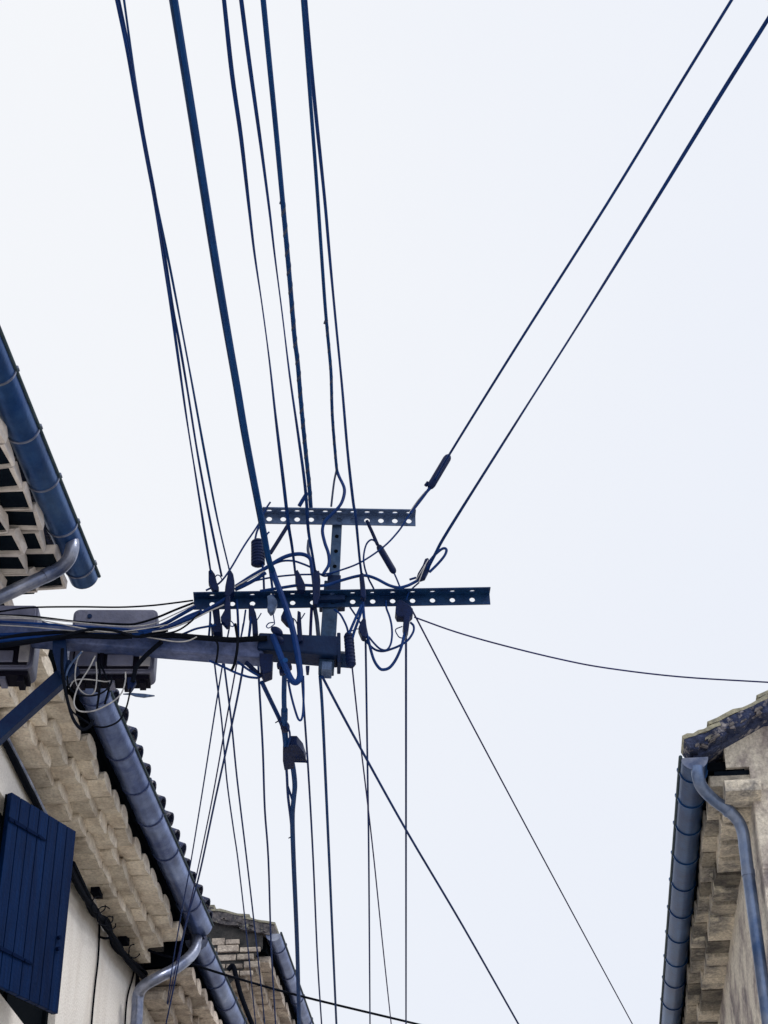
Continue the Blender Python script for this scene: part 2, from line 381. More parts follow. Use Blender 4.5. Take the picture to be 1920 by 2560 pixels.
gutter(h2, f2, 8.45, E2, Z2, .092, 'zinc2', [8.95] + g2y, 'rim')
u = 9.05; slope = V(f2.v) * .93 + V((0, 0, .36))
tb = roof_tile_mesh(.075, .42); tme = mesh('roof_tile', tb.v, tb.f); tme.materials.append(M['rooftile'])
while u < E2 - .05:
    o = bpy.data.objects.new('roof_tile', tme); COL.objects.link(o); o.parent = h2
    ax = f2.u; ay = slope.normalized(); az = ax.cross(ay) * (1 if ax.cross(ay).z > 0 else -1)
    o.matrix_world = Matrix.Translation(f2(u + .09 + random.uniform(-.012, .012), random.uniform(.0, .03), 6.648 + random.uniform(-.006, .006))) @ Matrix((ax, ay, az)).transposed().to_4x4()
    u += .25
b = MB()                                         # elbow pipe at the gutter's far end
pp = [Pz(491, 2340, 6.52), Pz(490, 2362, 6.42), Pz(478, 2388, 6.31), Pz(440, 2420, 6.15), Pz(395, 2444, 6.03), Pz(362, 2463, 5.97), Pz(346, 2487, 5.92)]
q = pp[-1]; pp += [V((q.x, q.y, q.z - .12)), V((q.x, q.y, 3.0)), V((q.x, q.y, 0))]
b.tube(smooth_path(pp[:-2], 5) + pp[-2:], .043, 14)
dp = b.build('downpipe', 'pipe', h2, smooth=True)
for t_ in (.3, .9):
    b = MB(); b.tube([V((q.x, q.y, q.z - t_)), V((q.x, q.y, q.z - t_ - .05))], .049, 14); b.build('pipe_collar', 'pipe', dp, smooth=True)

sh = tag(empty('window_shutter', 0), 'blue plank shutter standing ajar on the cream wall', 'shutter')
NP = 7; SN = V((SD.y, -SD.x, 0)); T = .032
for k in range(NP):
    b = MB(); a0 = SWD * k / NP + .003; a1 = SWD * (k + 1) / NP - .003
    b.box(ph_ + SD * a0 - V((0, 0, SH)), SD * (a1 - a0), SN * (-T + random.uniform(-.002, .002)), V((0, 0, SH)))
    b.build('plank', 'shutter', sh, bevel=.003)
b = MB(); b.box(ph_ - V((0, 0, SH - .004)) - SN * (T + .001), SD * SWD, -SN * .012, V((0, 0, SH - .008))); b.build('backing_board', 'dark', sh)
for fz in (.15, .82):
    b = MB(); z = ph_.z - SH * fz
    b.prism([ph_ + SD * x + V((0, 0, z - ph_.z + y)) + SN * .003 for x, y in ((.0, -.012), (SWD * .5, -.008), (SWD * .56, 0), (SWD * .5, .008), (0, .012))], SN * .006)
    for fx in (.08, .26, .44): b.tube([ph_ + SD * SWD * fx + V((0, 0, z - ph_.z)) + SN * .008, ph_ + SD * SWD * fx + V((0, 0, z - ph_.z)) + SN * .014], .008, 8)
    b.build('strap_hinge', 'iron', sh)
b = MB()
for dz in (.62, .68): b.tube([ph_ + SD * SWD * .88 - V((0, 0, SH * dz)) + SN * .002, ph_ + SD * SWD * .88 - V((0, 0, SH * dz)) + SN * .02], .012, 8)
b.build('latch', 'iron', sh)

# ------------------------------------------------------------------ house 2b, next along on the left
h3 = tag(empty('terraced_house', 0), 'low house at bottom left with rough blocky cornice below the mauve gutter end', 'house', 'houses along the narrow street')
f3 = Frame(-2.335, 0, -1); Z3 = 6.48; E3 = 15.25
house_body(h3, f3, E2 - .04, E3, .47, 6.02, 5, 1.3, 'stainwall')
roof_slab(h3, f3, E2, E3, .06, 6.55, 3.0, 7.7, 6.0, 6.4)
cornice(h3, f3, E2 - .02, E3, .47, [(.323, 6.03, .092), (.216, 6.115, .092), (.103, 6.20, .092)], .24, 'rough', ['stone', 'darkmortar'], jitter=1.8)
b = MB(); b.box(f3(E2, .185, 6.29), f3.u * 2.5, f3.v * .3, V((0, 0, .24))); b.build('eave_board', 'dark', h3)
gutter(h3, f3, E2 - .03, E3, Z3, .088, 'zinc2', [12.95, 13.45, 13.98, 14.5], 'rim')

# ------------------------------------------------------------------ house 3, far left, taller
h4 = tag(empty('terraced_house', 0), 'farthest house on the left with a rough stone verge and dark wall pipe', 'house', 'houses along the narrow street')
f4 = Frame(-2.16, 0, -1); S4 = 15.3; Z4 = 7.54; E4 = 21
house_body(h4, f4, S4 + .05, E4, .62, 7.10, 5, 1.4, 'stainwall')
roof_slab(h4, f4, S4 + .02, E4, .07, 7.60, 3.1, 8.35, 6.1, 7.3)
cornice(h4, f4, S4 + .05, E4, .62, [(.47, 7.09, .088), (.35, 7.17, .088), (.245, 7.25, .088), (.136, 7.33, .088)], .25, 'rough', ['stone', 'darkmortar'], jitter=1.2)
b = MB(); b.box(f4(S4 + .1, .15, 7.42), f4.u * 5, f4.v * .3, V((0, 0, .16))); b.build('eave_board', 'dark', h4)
gutter(h4, f4, S4, E4, Z4, .07, 'zinc2', [15.6, 16.3, 17.0, 17.7], 'rim')
def verge(parent, fr, u, pts, m, rnd, thick=.10, dep=.16):
    """stepped row of roof tiles up the gable: pts = list of (v, z) starts"""
    for i in range(len(pts) - 1):
        (v0, z0), (v1, z1) = pts[i], pts[i + 1]
        dv, dz = v1 - v0, z1 - z0; n = math.hypot(dv, dz); ov = .05 / n
        v1 += dv * ov; z1 += dz * ov; nx, nz = -dz / n, dv / n
        b = MB(); k = 7; low = []; top = []
        for j in range(k + 1):
            t = j / k; jj = rnd.uniform(-.008, .008)
            o_ = .034 * (1 - t) + jj * .5; top.append((v0 + (v1 - v0) * t + nx * o_, z0 + (z1 - z0) * t + nz * o_))
            q_ = thick - .03 * (1 - t) + jj; q_ += rnd.uniform(-.016, .012); low.append((v0 + (v1 - v0) * t - nx * q_, z0 + (z1 - z0) * t - nz * q_))
        b.prism([fr(u + rnd.uniform(-.01, .01), v, z) for v, z in top + low[::-1]], fr.u * dep)
        vt = b.build('verge_tile', m, parent)
        b = MB(); b.prism([fr(u - .006, v + nx * .001, z + nz * .001) for v, z in top] + [fr(u - .006, v + nx * (.021 + rnd.uniform(-.005, .007)), z + nz * (.021 + rnd.uniform(-.005, .007))) for v, z in top[::-1]], fr.u * (dep + .004))
        b.build('lichen_crust', 'lichen', vt)
        for j in range(5):                       # broken mortar lumps under the tile edge
            t = rnd.uniform(.08, .95); c = fr(u - .012, v0 + (v1 - v0) * t - nx * (thick * rnd.uniform(.3, .9)), z0 + (z1 - z0) * t - nz * (thick * rnd.uniform(.3, .9)))
            b = MB(); a_ = (fr.v * dv + V((0, 0, dz))).normalized(); w_ = rnd.uniform(.02, .06); hh_ = rnd.uniform(.008, .02)
            b.prism([c, c + a_ * w_, c + a_ * (w_ * .8) + V((0, 0, hh_)), c + a_ * (w_ * .15) + V((0, 0, hh_ * 1.1))], fr.u * .03); b.build('mortar_lump', 'mossy', vt)
rv = random.Random(3)
vp = [Py(x, y, S4) for x, y in ((684, 2322), (620, 2303), (532, 2280), (440, 2256))]
vg = [(-2.16 - p.x, p.z) for p in vp]
verge(h4, f4, S4 - .02, vg, 'mossy', rv, .10, .3)
sl4 = (vg[-1][1] - vg[0][1]) / (vg[-1][0] - vg[0][0])
b = MB(); b.prism([f4(S4 + .02, .17, 7.42), f4(S4 + .02, .17, vg[0][1] - .05), f4(S4 + .02, 3.0, vg[0][1] - .05 + 2.8 * sl4), f4(S4 + .02, 3.0, 7.0), f4(S4 + .02, .5, 7.05)], f4.u * .02); gw = b.build('gable_wall', 'darkmortar', h4)
for j in range(6):
    vv = .18 + (.06 if j % 2 else 0); zz = 7.08 + j * .075
    while vv < .95:
        wv = rv.uniform(.13, .22); zt_ = vg[0][1] - .11 + (vv + wv * .5 - .2) * sl4
        if zz + .07 < zt_ and zz > 7.06 + .2 * max(0, .5 - vv):
            b = MB(); b.box(f4(S4 + .022, vv + .006, zz + rv.uniform(0, .006)), f4.v * (wv - .012), f4.u * -(.006 + rv.uniform(0, .03)), V((0, 0, .062 + rv.uniform(-.022, .008)))); b.build('gable_stone', 'stone', gw, bevel=.006)
        vv += wv
b = MB(); pp = [Py(570, 2425, S4 - .04), Py(582, 2414, S4 - .04), Py(590, 2440, S4 - .04), Py(603, 2490, S4 - .04), Py(632, 2565, S4 - .04)]
b.tube(smooth_path(pp, 5) + [V((pp[-1].x + .02, pp[-1].y, 0))], .022, 10); b.build('wall_pipe', 'black', h4, smooth=True)

# ------------------------------------------------------------------ right house
h5 = tag(empty('terraced_house', 0), 'house at lower right with deep blue gutter, stained gable wall and brown tile cornice', 'house', 'houses along the narrow street')
f5 = Frame(.93, 8.74, 1, .0225)
Z5 = 5.90; VW5 = .37
house_body(h5, f5, .14, 9.0, VW5, 5.71, 4.6, 1.9, 'stainwall')
cornice(h5, f5, .02, 9.0, VW5 + .02, [(.228, 5.70, .10), (.150, 5.79, .10)], .225, 'rough', ['browntile', 'shade_joint'], jitter=.9)
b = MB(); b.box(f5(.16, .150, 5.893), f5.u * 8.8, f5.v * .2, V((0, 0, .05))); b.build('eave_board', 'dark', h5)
gutter(h5, f5, 0, 9.0, Z5, .073, 'zincR', [Pz(x, y, 5.86).y - 8.74 for x, y in ((1700, 1945), (1693, 2008), (1687, 2076), (1682, 2150), (1676, 2217), (1670, 2285), (1665, 2347), (1660, 2407), (1655, 2460), (1651, 2515))] + [5.0, 5.5, 6.0], 'rim')
vp = [Py(x, y, 8.72) for x, y in ((1720, 1864), (1784, 1828), (1906, 1761), (1992, 1714))]
vl = [(p.x - .93, p.z) for p in vp]
dv, dz = vl[-1][0] - vl[0][0], vl[-1][1] - vl[0][1]; sl5 = dz / dv
vl.append((vl[-1][0] + .3, vl[-1][1] + .3 * sl5)); vl.append((vl[-1][0] + .3, vl[-1][1] + .3 * sl5))
verge(h5, f5, -.03, vl, 'rooftile', rv, .062, .2)
v0, z0 = vl[0]
roof_slab(h5, f5, .05, 9.0, v0 + .03, z0 - .05, VW5 + 2.3, z0 - .05 + (VW5 + 2.27 - v0) * sl5, VW5 + 4.7, z0 + .3, t=.04)
# gable infill between the wall body and the roof slope
b = MB(); b.prism([f5(.135, .25, 5.895), f5(.135, .25, z0 - .06 + (.25 - v0) * sl5), f5(.135, 2.4, z0 - .06 + (2.4 - v0) * sl5), f5(.135, 2.4, 5.3), f5(.135, VW5 + .004, 5.3), f5(.135, VW5 + .004, 5.895)], f5.u * .3)
b.build('gable_wall', 'stainwall', h5)
b = MB()
pp = [Pz(1743, 1918, 5.85), Pz(1745, 1940, 5.80), Pz(1755, 1968, 5.755), Pz(1783, 1998, 5.715), Pz(1818, 2024, 5.675), Pz(1844, 2050, 5.63), Pz(1857, 2080, 5.56)]
q = pp[-1]; pp += [V((q.x, q.y, q.z - .1))]
b.tube(smooth_path(pp, 5) + [V((q.x, q.y, 3)), V((q.x, q.y, 0))], [.034] * (5 * 7 + 1) + [.030] * 2, 16)
dp = b.build('downpipe', 'pipeR', h5, smooth=True)
for zz, r_ in ((q.z - .22, .037), (pp[-3].z, .037)):
    b = MB(); b.tube([V((q.x, q.y, zz)), V((q.x, q.y, zz - .035))] if zz < q.z else [pp[4], pp[4] + (pp[5] - pp[4]) * .25], r_, 16); b.build('pipe_collar', 'pipeR', dp, smooth=True)

# ================================================================== THE BRACKET
br = tag(empty('utility_bracket', 0), 'steel wall bracket with post and two perforated crossarms carrying the wires over the street', 'bracket')
def plate(name, pts_px, d, th, m, parent, bevel=0):
    b = MB(); b.prism([B(x, y, d) for x, y in pts_px], BN * th); return b.build(name, m, parent, bevel=bevel)
def crossarm(L0, R0, web_h, fl, nh, first, last, hole, m, chamfer):
    """angle iron: upright web with round holes, top flange towards the camera with the same holes"""
    A = B(*L0); C = B(*R0); ln = (C - A).length; ux = (C - A).normalized(); uz = V((0, 0, 1)); uz = (uz - ux * uz.dot(ux)).normalized(); un = ux.cross(uz)
    def holed(origin, e1, e2, width, hc, sq=1.0):
        """sheet origin + s e1 + t e2 with round holes centred at t = hc"""
        vs = []; fs = []; n = 16; r = hole
        xs = [first * ln + (last - first) * ln * k / (nh - 1) for k in range(nh)]
        cuts = [0] + [(xs[i] + xs[i + 1]) / 2 for i in range(nh - 1)] + [ln]
        def pt(s, t): vs.append(origin + e1 * s + e2 * t); return len(vs) - 1
        for i in range(nh):
            a, c_ = cuts[i], cuts[i + 1]; x = xs[i]
            ring = [pt(x + r * math.cos(2 * math.pi * k / n), hc + r * sq * math.sin(2 * math.pi * k / n)) for k in range(n)]
            out = []
            for k in range(n):
                an = 2 * math.pi * k / n; ca, sa = math.cos(an), math.sin(an)
                sx = ((c_ - x) if ca > 0 else (x - a)) / abs(ca) if abs(ca) > 1e-6 else 1e9
                st = ((width - hc) if sa > 0 else hc) / abs(sa) if abs(sa) > 1e-6 else 1e9
                q = min(sx, st); out.append(pt(x + q * ca, hc + q * sa))
            for k in range(n): fs.append((ring[k], out[k], out[(k + 1) % n], ring[(k + 1) % n]))
            for (cxx, cyy) in ((a, 0), (c_, 0), (c_, width), (a, width)):
                ci = pt(cxx, cyy)
                an = math.atan2(cyy - hc, cxx - x) % (2 * math.pi); k = int(an / (2 * math.pi / n)); fs.append((ci, out[(k + 1) % n], out[k]))
        return vs, fs
    arm = empty('crossarm', 0); arm.parent = br
    for nm, o_, e2, wd, hc in (('web', A, uz, web_h, web_h * .47), ('flange', A + uz * web_h + un * (-.0) , un, fl, fl * .55)):
        vs, fs = holed(o_, ux, e2, wd, hc, 1.0 if nm == 'web' else .62)
        me = mesh(nm, vs, fs); bm = bmesh.new(); bm.from_mesh(me); bmesh.ops.remove_doubles(bm, verts=bm.verts, dist=1e-5); bmesh.ops.recalc_face_normals(bm, faces=bm.faces); bm.to_mesh(me); bm.free()
        o = link(nm, me, m, arm); s = o.modifiers.new('solid', 'SOLIDIFY'); s.thickness = .006; s.offset = 0
    return arm, A, ux, uz, un
# flange faces the camera: check the sign of un
armL = crossarm((484, 1524), (1226, 1511), .060, .062, 14, (530 - 484) / 742, (1181 - 484) / 742, .0135, 'arm', 0)
armU = crossarm((656, 1309), (1039, 1315), .060, .058, 11, (668 - 656) / 383 + .012, (1022 - 656) / 383, .0145, 'arm_grey', 0)

def pbox(name, c0, c1, wpx, m, parent, d, dep, bevel=.004):
    """straight bar between two pixel points, wpx wide, lying d in front of the bracket plane, dep deep"""
    a, c = B(*c0, d), B(*c1, d); ax = (c - a).normalized(); s = ax.cross(BN).normalized()
    w0, w1 = (wpx if isinstance(wpx, tuple) else (wpx, wpx)); r0, r1 = pxr(a, w0), pxr(c, w1)
    b = MB(); b.prism([a - s * r0, a + s * r0, c + s * r1, c - s * r1], BN * dep); return b.build(name, m, parent, bevel=bevel)
# post: narrow perforated upper channel in a wide lower tube
pu = pbox('post_channel', (844, 1292), (834, 1480), (24, 27), 'post', br, -.055, .04)
for x, y in ((842, 1341), (837, 1416), (840, 1378)):
    b = MB(); c = B(x, y, -.0145); b.tube([c, c + BN * .002], pxr(c, 10), 12); b.build('bolt_hole', 'dark', pu)
pbox('post_tube', (829, 1470), (815, 1690), (37, 39), 'post', br, -.078, .07)
pbox('post_foot', (817, 1676), (816, 1697), (26, 25), 'arm_grey', br, -.07, .09)
pbox('clamp_plate', (798, 1525), (862, 1523), 15, 'beam_dark', br, -.085, .12)
pbox('clamp_sleeve', (835, 1466), (833, 1520), 33, 'beam_dark', br, -.09, .11)
pbox('cap_plate', (806, 1302), (888, 1305), 18, 'arm_grey', br, -.018, .012)
# horizontal beam from the wall of the upper-left house
bp_ = [(-140, 1571), (0, 1585), (140, 1597), (330, 1613), (420, 1619), (660, 1635)]
pts = [B(x, y, -.03) for x, y in bp_]
b = MB()
e0 = pts[0]; e1 = pts[-1]; ax = (e1 - e0).normalized(); e0 = e0 + ax * ((-2.76 - e0.x) / ax.x); up = V((0, 0, 1)); up = (up - ax * up.dot(ax)).normalized(); s_ = ax.cross(up)
hh = pxr(e1, 42) / .86
b.prism([e0 - up * hh - s_ * hh, e0 + up * hh - s_ * hh, e0 + up * hh + s_ * hh, e0 - up * hh + s_ * hh], e1 - e0)
b.build('beam', 'beam', br, bevel=.008)
pbox('beam_sleeve', (646, 1634), (846, 1647), (46, 56), 'beam_dark', br, -.09, .13, .01)
pbox('end_flange', (846, 1612), (847, 1686), 9, 'beam_dark', br, -.08, .12)
b = MB(); a_ = B(850, 1648, -.03); c_ = B(874, 1650, -.03); b.tube([a_, c_], pxr(a_, 42), 6); b.build('end_nut', 'arm', br)
b = MB(); a_ = B(872, 1650, -.03); c_ = B(884, 1652, -.03); b.tube([a_, c_], pxr(a_, 18), 10); b.build('stud', 'arm', br)
a_ = B(160, 1690, -.03); c_ = B(-10, 1842, -.03); ax = (c_ - a_).normalized(); c_ = a_ + ax * ((-2.75 - a_.x) / ax.x)
b = MB(); s_ = ax.cross(BN).normalized(); r_ = pxr(a_, 37); top_ = a_ - ax * .07
b.prism([top_ - s_ * r_ - BN * .03, top_ + s_ * r_ - BN * .03, c_ + s_ * r_ - BN * .03, c_ - s_ * r_ - BN * .03], BN * .06); b.build('brace', 'beam_dark', br, bevel=.004)
plate('brace_clamp', [(134, 1588), (166, 1590), (170, 1660), (160, 1700), (146, 1688), (134, 1640)], .0, .05, 'beam_dark', br, .004)
plate('gusset', [(649, 1655), (683, 1658), (681, 1700), (660, 1708), (651, 1690)], -.03, .09, 'plastic', br, .004)
plate('hook_plate', [(764, 1672), (774, 1672), (772, 1688), (766, 1688)], .0, .03, 'plastic', br)
for x, y in ((700, 1668), (722, 1672), (706, 1684)):
    b = MB(); c = B(x, y, .05); b.tube([c, c + BN * .03], .016, 6); b.build('bolt', 'plastic', br)

# ================================================================== WIRES
def dat(p, d=None): return p
WIRES = []
def wire(name, label, cat, group, paths, r_px, m, z=None, ext=(0, 0), d=.03, flat=1.0, twist=0.0, n=5, parent=None, zlist=None, first_d=None, sides=8):
    """pixel path at the height of its first bracket point (level span) unless zlist gives heights; d<None> = stay in the bracket plane"""
    pts = []
    if zlist is not None:
        for (x, y), zz in zip(paths, zlist): pts.append(Pz(x, y, zz))
    elif z is None:
        for p in paths: pts.append(B(p[0], p[1], p[2] if len(p) > 2 else d))
    else:
        zz = B(paths[0][0], paths[0][1], d).z if z == 'level' else z
        for x, y in paths: pts.append(Pz(x, y, zz))
    r = pxr(B(paths[0][0], paths[0][1]) if z is None else pts[0], r_px) * (1.0 if r_px > 12 else 1.16)
    sp = smooth_path(pts, n)
    if ext[0]: sp.insert(0, sp[0] + (sp[0] - sp[1]).normalized() * ext[0])
    if ext[1]: sp.append(sp[-1] + (sp[-1] - sp[-2]).normalized() * ext[1])
    if twist:                                    # refine long spans so that the twist shows
        out = [sp[0]]
        for a, c in zip(sp, sp[1:]):
            k = max(1, int((c - a).length / .12)); out += [a.lerp(c, (i + 1) / k) for i in range(k)]
        sp = out
    b = MB(); b.tube(sp, r, sides, flat=flat, twist=twist, ph=random.uniform(0, 3))
    o = b.build(name, m, parent, smooth=True)
    if label: tag(o, label, cat, group)
    o_pts = sp
    WIRES.append(o)
    return o, sp, r
GT = 'wires running overhead towards the camera'; GD = 'wires running on along the street'; GJ = 'slack jumper wires on the bracket'; GL = 'wires tied along the wall bracket'

# --- towards the camera
wire('overhead_wire', 'leftmost of the three wires fanning up from the left end of the lower crossarm', 'wire', GT,
     [(529, 1445), (510, 1320), (491, 1200), (467, 1049), (446, 899), (429, 780), (407, 640), (385, 502), (361, 370), (339, 245), (316, 116), (291, 0)], 5.2, 'wire', 'level', (0, 7), flat=.62, twist=2.2)
wire('overhead_wire', 'middle of the three wires fanning up from the left end of the lower crossarm', 'wire', GT,
     [(554, 1440), (525, 1300), (495, 1140), (471, 990), (449, 860), (432, 770), (412, 640), (390, 502), (367, 378), (343, 245), (321, 116), (297, 0)], 5.2, 'wire', 'level', (0, 7), flat=.8, twist=1.7)
wire('overhead_wire', 'rightmost of the three wires fanning up from the left end of the lower crossarm', 'wire', GT,
     [(575, 1432), (544, 1300), (513, 1140), (476, 937), (443, 762), (419, 640), (391, 509), (364, 366), (337, 193), (310, 0)], 5.0, 'wire2', 'level', (0, 7), flat=.7, twist=2.0)
bund = tag(empty('aerial_cable_bundle', 0), 'thickest navy cable overhead, looping down under the bracket beam', 'cable')
P2 = [(682, 1429), (670, 1387), (655, 1305), (635, 1200), (614, 1088), (593, 962), (565, 801), (538, 640), (508, 450), (475, 240), (436, 0)]
z2 = B(682, 1429, .12).z
o, sp, r = wire('main_cable', None, None, None, P2, 14.5, 'wire2', z2, (0, 7), parent=bund, flat=.88, twist=.5)
b = MB(); sp2 = []
for i, p in enumerate(sp):
    t = (sp[min(i + 1, len(sp) - 1)] - sp[max(i - 1, 0)]).normalized(); side = t.cross(V((0, 0, 1))).normalized(); s = i / len(sp)
    sp2.append(p + side * (.0135 * math.cos(s * 2.2 - .4)) + t.cross(side) * (.0135 * math.sin(s * 2.2 - .4)))
b.tube(sp2, .0058, 8); b.build('messenger_wire', 'arm', bund, smooth=True)
wire('cable_loop', None, None, None, [(680, 1422, .12), (690, 1452, .12), (703, 1486, .13), (724, 1547, .14), (738, 1603, .14), (747, 1655, .14), (750, 1690, .14), (741, 1706, .14), (729, 1700, .14), (716, 1674, .14), (702, 1641, .13), (690, 1610, .12), (682, 1590, .1)], 15, 'wire', parent=bund)
wire('overhead_wire', 'thin twisted wire overhead, first to the right of the thickest cable', 'wire', GT,
     [(739, 1440), (730, 1366), (721, 1311), (708, 1200), (689, 1042), (674, 906), (656, 769), (637, 640), (625, 540), (603, 347), (580, 185), (560, 0)], 7, 'wire', 'level', (0, 7), flat=.38, twist=1.25)
wire('overhead_wire', 'thin twisted wire overhead that meets the wrapped cable at the upper crossarm', 'wire', GT,
     [(790, 1440), (782, 1393), (771, 1327), (766, 1252), (759, 1185), (744, 1077), (724, 937), (705, 780), (687, 640), (673, 521), (650, 347), (623, 154), (603, 0)], 6.5, 'wire', 'level', (0, 7), flat=.42, twist=1.1)
def wrapped(label, span, arm_rng, wpx, wa, d):
    e = tag(empty('wrapped_cable', 0), label, 'cable', GT)
    o, sp, r = wire('cable', None, None, None, span, wpx, 'wire2', B(*span[0], d).z, (0, 7), parent=e, n=6)
    a, c = arm_rng; seg = [p for p in sp if a <= (p - sp[0]).length <= c]
    fine = []
    for p, q in zip(seg, seg[1:]): fine += [p.lerp(q, k / 24) for k in range(24)]
    hel = []; L_ = 0; rr = pxr(sp[0], wa) 
    for i, p in enumerate(fine):
        if i: L_ += (p - fine[i - 1]).length
        t = (fine[min(i + 1, len(fine) - 1)] - fine[max(i - 1, 0)]).normalized(); u = t.cross(V((0, 0, 1))).normalized(); v = t.cross(u)
        an = L_ * 2 * math.pi / .12; hel.append(p + (u * math.cos(an) + v * math.sin(an)) * rr * .42)
    b = MB(); b.tube(hel, rr * .68, 8); b.build('armour_rod', 'armour', e, smooth=True)
    tip = fine[-1]
    b = MB()
    s0 = fine[-1]; b.tube([s0 + V((.002, -.01, 0)), s0 + V((-.012, .012, -.004))], [.009, .004], 6)
    b.build('rod_end', 'armour', e)
    return e
wrapped('cable overhead wrapped in grey armour rod, left one, ending on the upper crossarm', [(777, 1268), (773, 1213), (766, 1147), (759, 1077), (751, 990), (744, 906), (737, 850), (731, 780), (719, 640), (692, 347), (673, 154), (658, 0)], (.06, 2.2), 9, 10.5, .03)
e6 = wrapped('cable overhead wrapped in thin armour rod, right one, forking above the upper crossarm', [(843, 1180), (840, 1155), (831, 1042), (828, 944), (825, 900), (814, 780), (804, 640), (792, 463), (773, 212), (757, 0)], (.0, 1.25), 6.5, 7.5, .03)
wire('fork_wire', None, None, None, [(842, 1172), (836, 1200), (832, 1230), (828, 1266)], 4.5, 'armour', parent=e6, d=.01)
wire('fork_loop', None, None, None, [(842, 1176, .0), (848, 1192, .02), (860, 1218, .04), (860, 1238, .05), (851, 1262, .06), (830, 1285, .06), (812, 1304, .05), (806, 1327, .04), (812, 1357, .04), (821, 1384, .04), (822, 1411, .04), (809, 1434, .04)], 7, 'wire', parent=e6)
wire('overhead_wire', 'rightmost of the parallel wires overhead, ending in the clamp right of the post', 'wire', GT,
     [(906, 1452), (899, 1396), (889, 1290), (883, 1255), (869, 1129), (855, 965), (838, 790), (824, 640), (812, 502), (792, 309), (777, 154), (764, 0)], 6, 'wire', 'level', (0, 7), flat=.75, twist=1.3)
wire('overhead_wire', 'upper of the two wires rising to the top right, held by the cylindrical insulator', 'wire', GT,
     [(1080, 1214), (1123, 1137), (1290, 868), (1516, 512), (1700, 210), (1829, 0)], 5, 'wire', 'level', (0, 6))
wire('overhead_wire', 'lower of the two wires rising to the top right, twisted flat, above the long arm', 'wire', GT,
     [(1062, 1436), (1088, 1385), (1123, 1322), (1285, 1065), (1450, 805), (1620, 532), (1790, 255), (1925, 40)], 6.6, 'wire', 'level', (0, 6), flat=.58, twist=1.0)

# --- onward along the street
DN = -.06
def down(label, pts, wpx, m='wire', name='street_wire', flat=1., twist=0., d=DN, ext=8, z='level'):
    wire(name, label, 'wire', GD, pts, wpx, m, z, (0, ext), d=d, flat=flat, twist=twist)
down('thin left wire of the pair hanging below the beam past the gutter end', [(529, 1560), (536, 1655), (554, 1800), (567, 1950), (584, 2075), (595, 2150), (613, 2305), (628, 2450), (639, 2560)], 4, d=.0)
down('right wire of the pair hanging below the beam past the gutter end', [(553, 1560), (559, 1649), (578, 1800), (593, 1950), (617, 2150), (635, 2305), (650, 2440), (662, 2560)], 4.8, d=.0)
down('leftmost of three wires slanting down left across the mauve gutter', [(575, 1560), (557, 1658), (534, 1800), (505, 1985), (476, 2161), (457, 2264), (436, 2384), (421, 2487), (411, 2560)], 3.6)
down('middle of three wires slanting down left across the mauve gutter', [(608, 1560), (593, 1652), (566, 1800), (530, 2000), (493, 2180), (468, 2292), (443, 2401), (412, 2549)], 3.6, 'violet')
down('rightmost of three wires slanting down left across the mauve gutter', [(613, 1610), (605, 1682), (582, 1800), (540, 1990), (498, 2188), (464, 2315), (440, 2440), (415, 2560)], 5)
down('straight wire below the gusset, between the left pair and the thick service cable', [(643, 1600), (646, 1662), (648, 1712), (657, 1873), (662, 2023), (671, 2150), (678, 2367), (689, 2560)], 5.2)
down('wire just right of the thick service cable, below the hanging loop', [(752, 1660), (755, 1699), (762, 1799), (772, 1948), (783, 2150), (794, 2403), (804, 2560)], 5)
down('stout wire dropping from the post foot', [(800, 1690), (806, 1774), (814, 1948), (823, 2150), (834, 2403), (841, 2560)], 7, 'wire2')
down('wire slanting down right from the post foot across the sky', [(806, 1692), (849, 1774), (900, 1868), (1018, 2080), (1157, 2315), (1296, 2560)], 6, d=-.02)
down('thin wire from the ribbed insulator at the beam end', [(880, 1664), (890, 1758), (900, 1849), (918, 2000), (935, 2150), (956, 2355), (978, 2560)], 3.6, 'violet', d=.02)
down('vertical wire hanging below the wedge clamp right of the post', [(914, 1600), (917, 1800), (920, 2000), (922, 2150), (925, 2560)], 5)
down('rightmost vertical wire, below the round clamp on the lower crossarm', [(1015, 1590), (1015, 1800), (1015, 2100), (1015, 2560)], 5.2)
down('thin violet wire slanting to the bottom right between the two houses', [(1020, 1508), (1041, 1546), (1141, 1738), (1280, 2000), (1430, 2280), (1581, 2560)], 3.8, 'violet')
down('thin wire sagging away to the right edge above the right-hand roof', [(1036, 1543), (1140, 1580), (1260, 1614), (1400, 1648), (1516, 1670), (1700, 1692), (1925, 1706)], 3.6, 'violet', ext=3, d=.0)
zc = 6.0; c0 = Px(330, 2368, XW2 + .02)
wire('service_cable', 'black cable slanting from the cream wall across the foot of the picture', 'cable', GD, [(337, 2363), (400, 2386), (436, 2396), (563, 2437), (747, 2489), (1000, 2550), (1090, 2572)], 9, 'black', zlist=[c0.z, c0.z - .03, c0.z - .05, c0.z - .1, c0.z - .13, c0.z - .12, c0.z - .1], ext=(.05, 3))

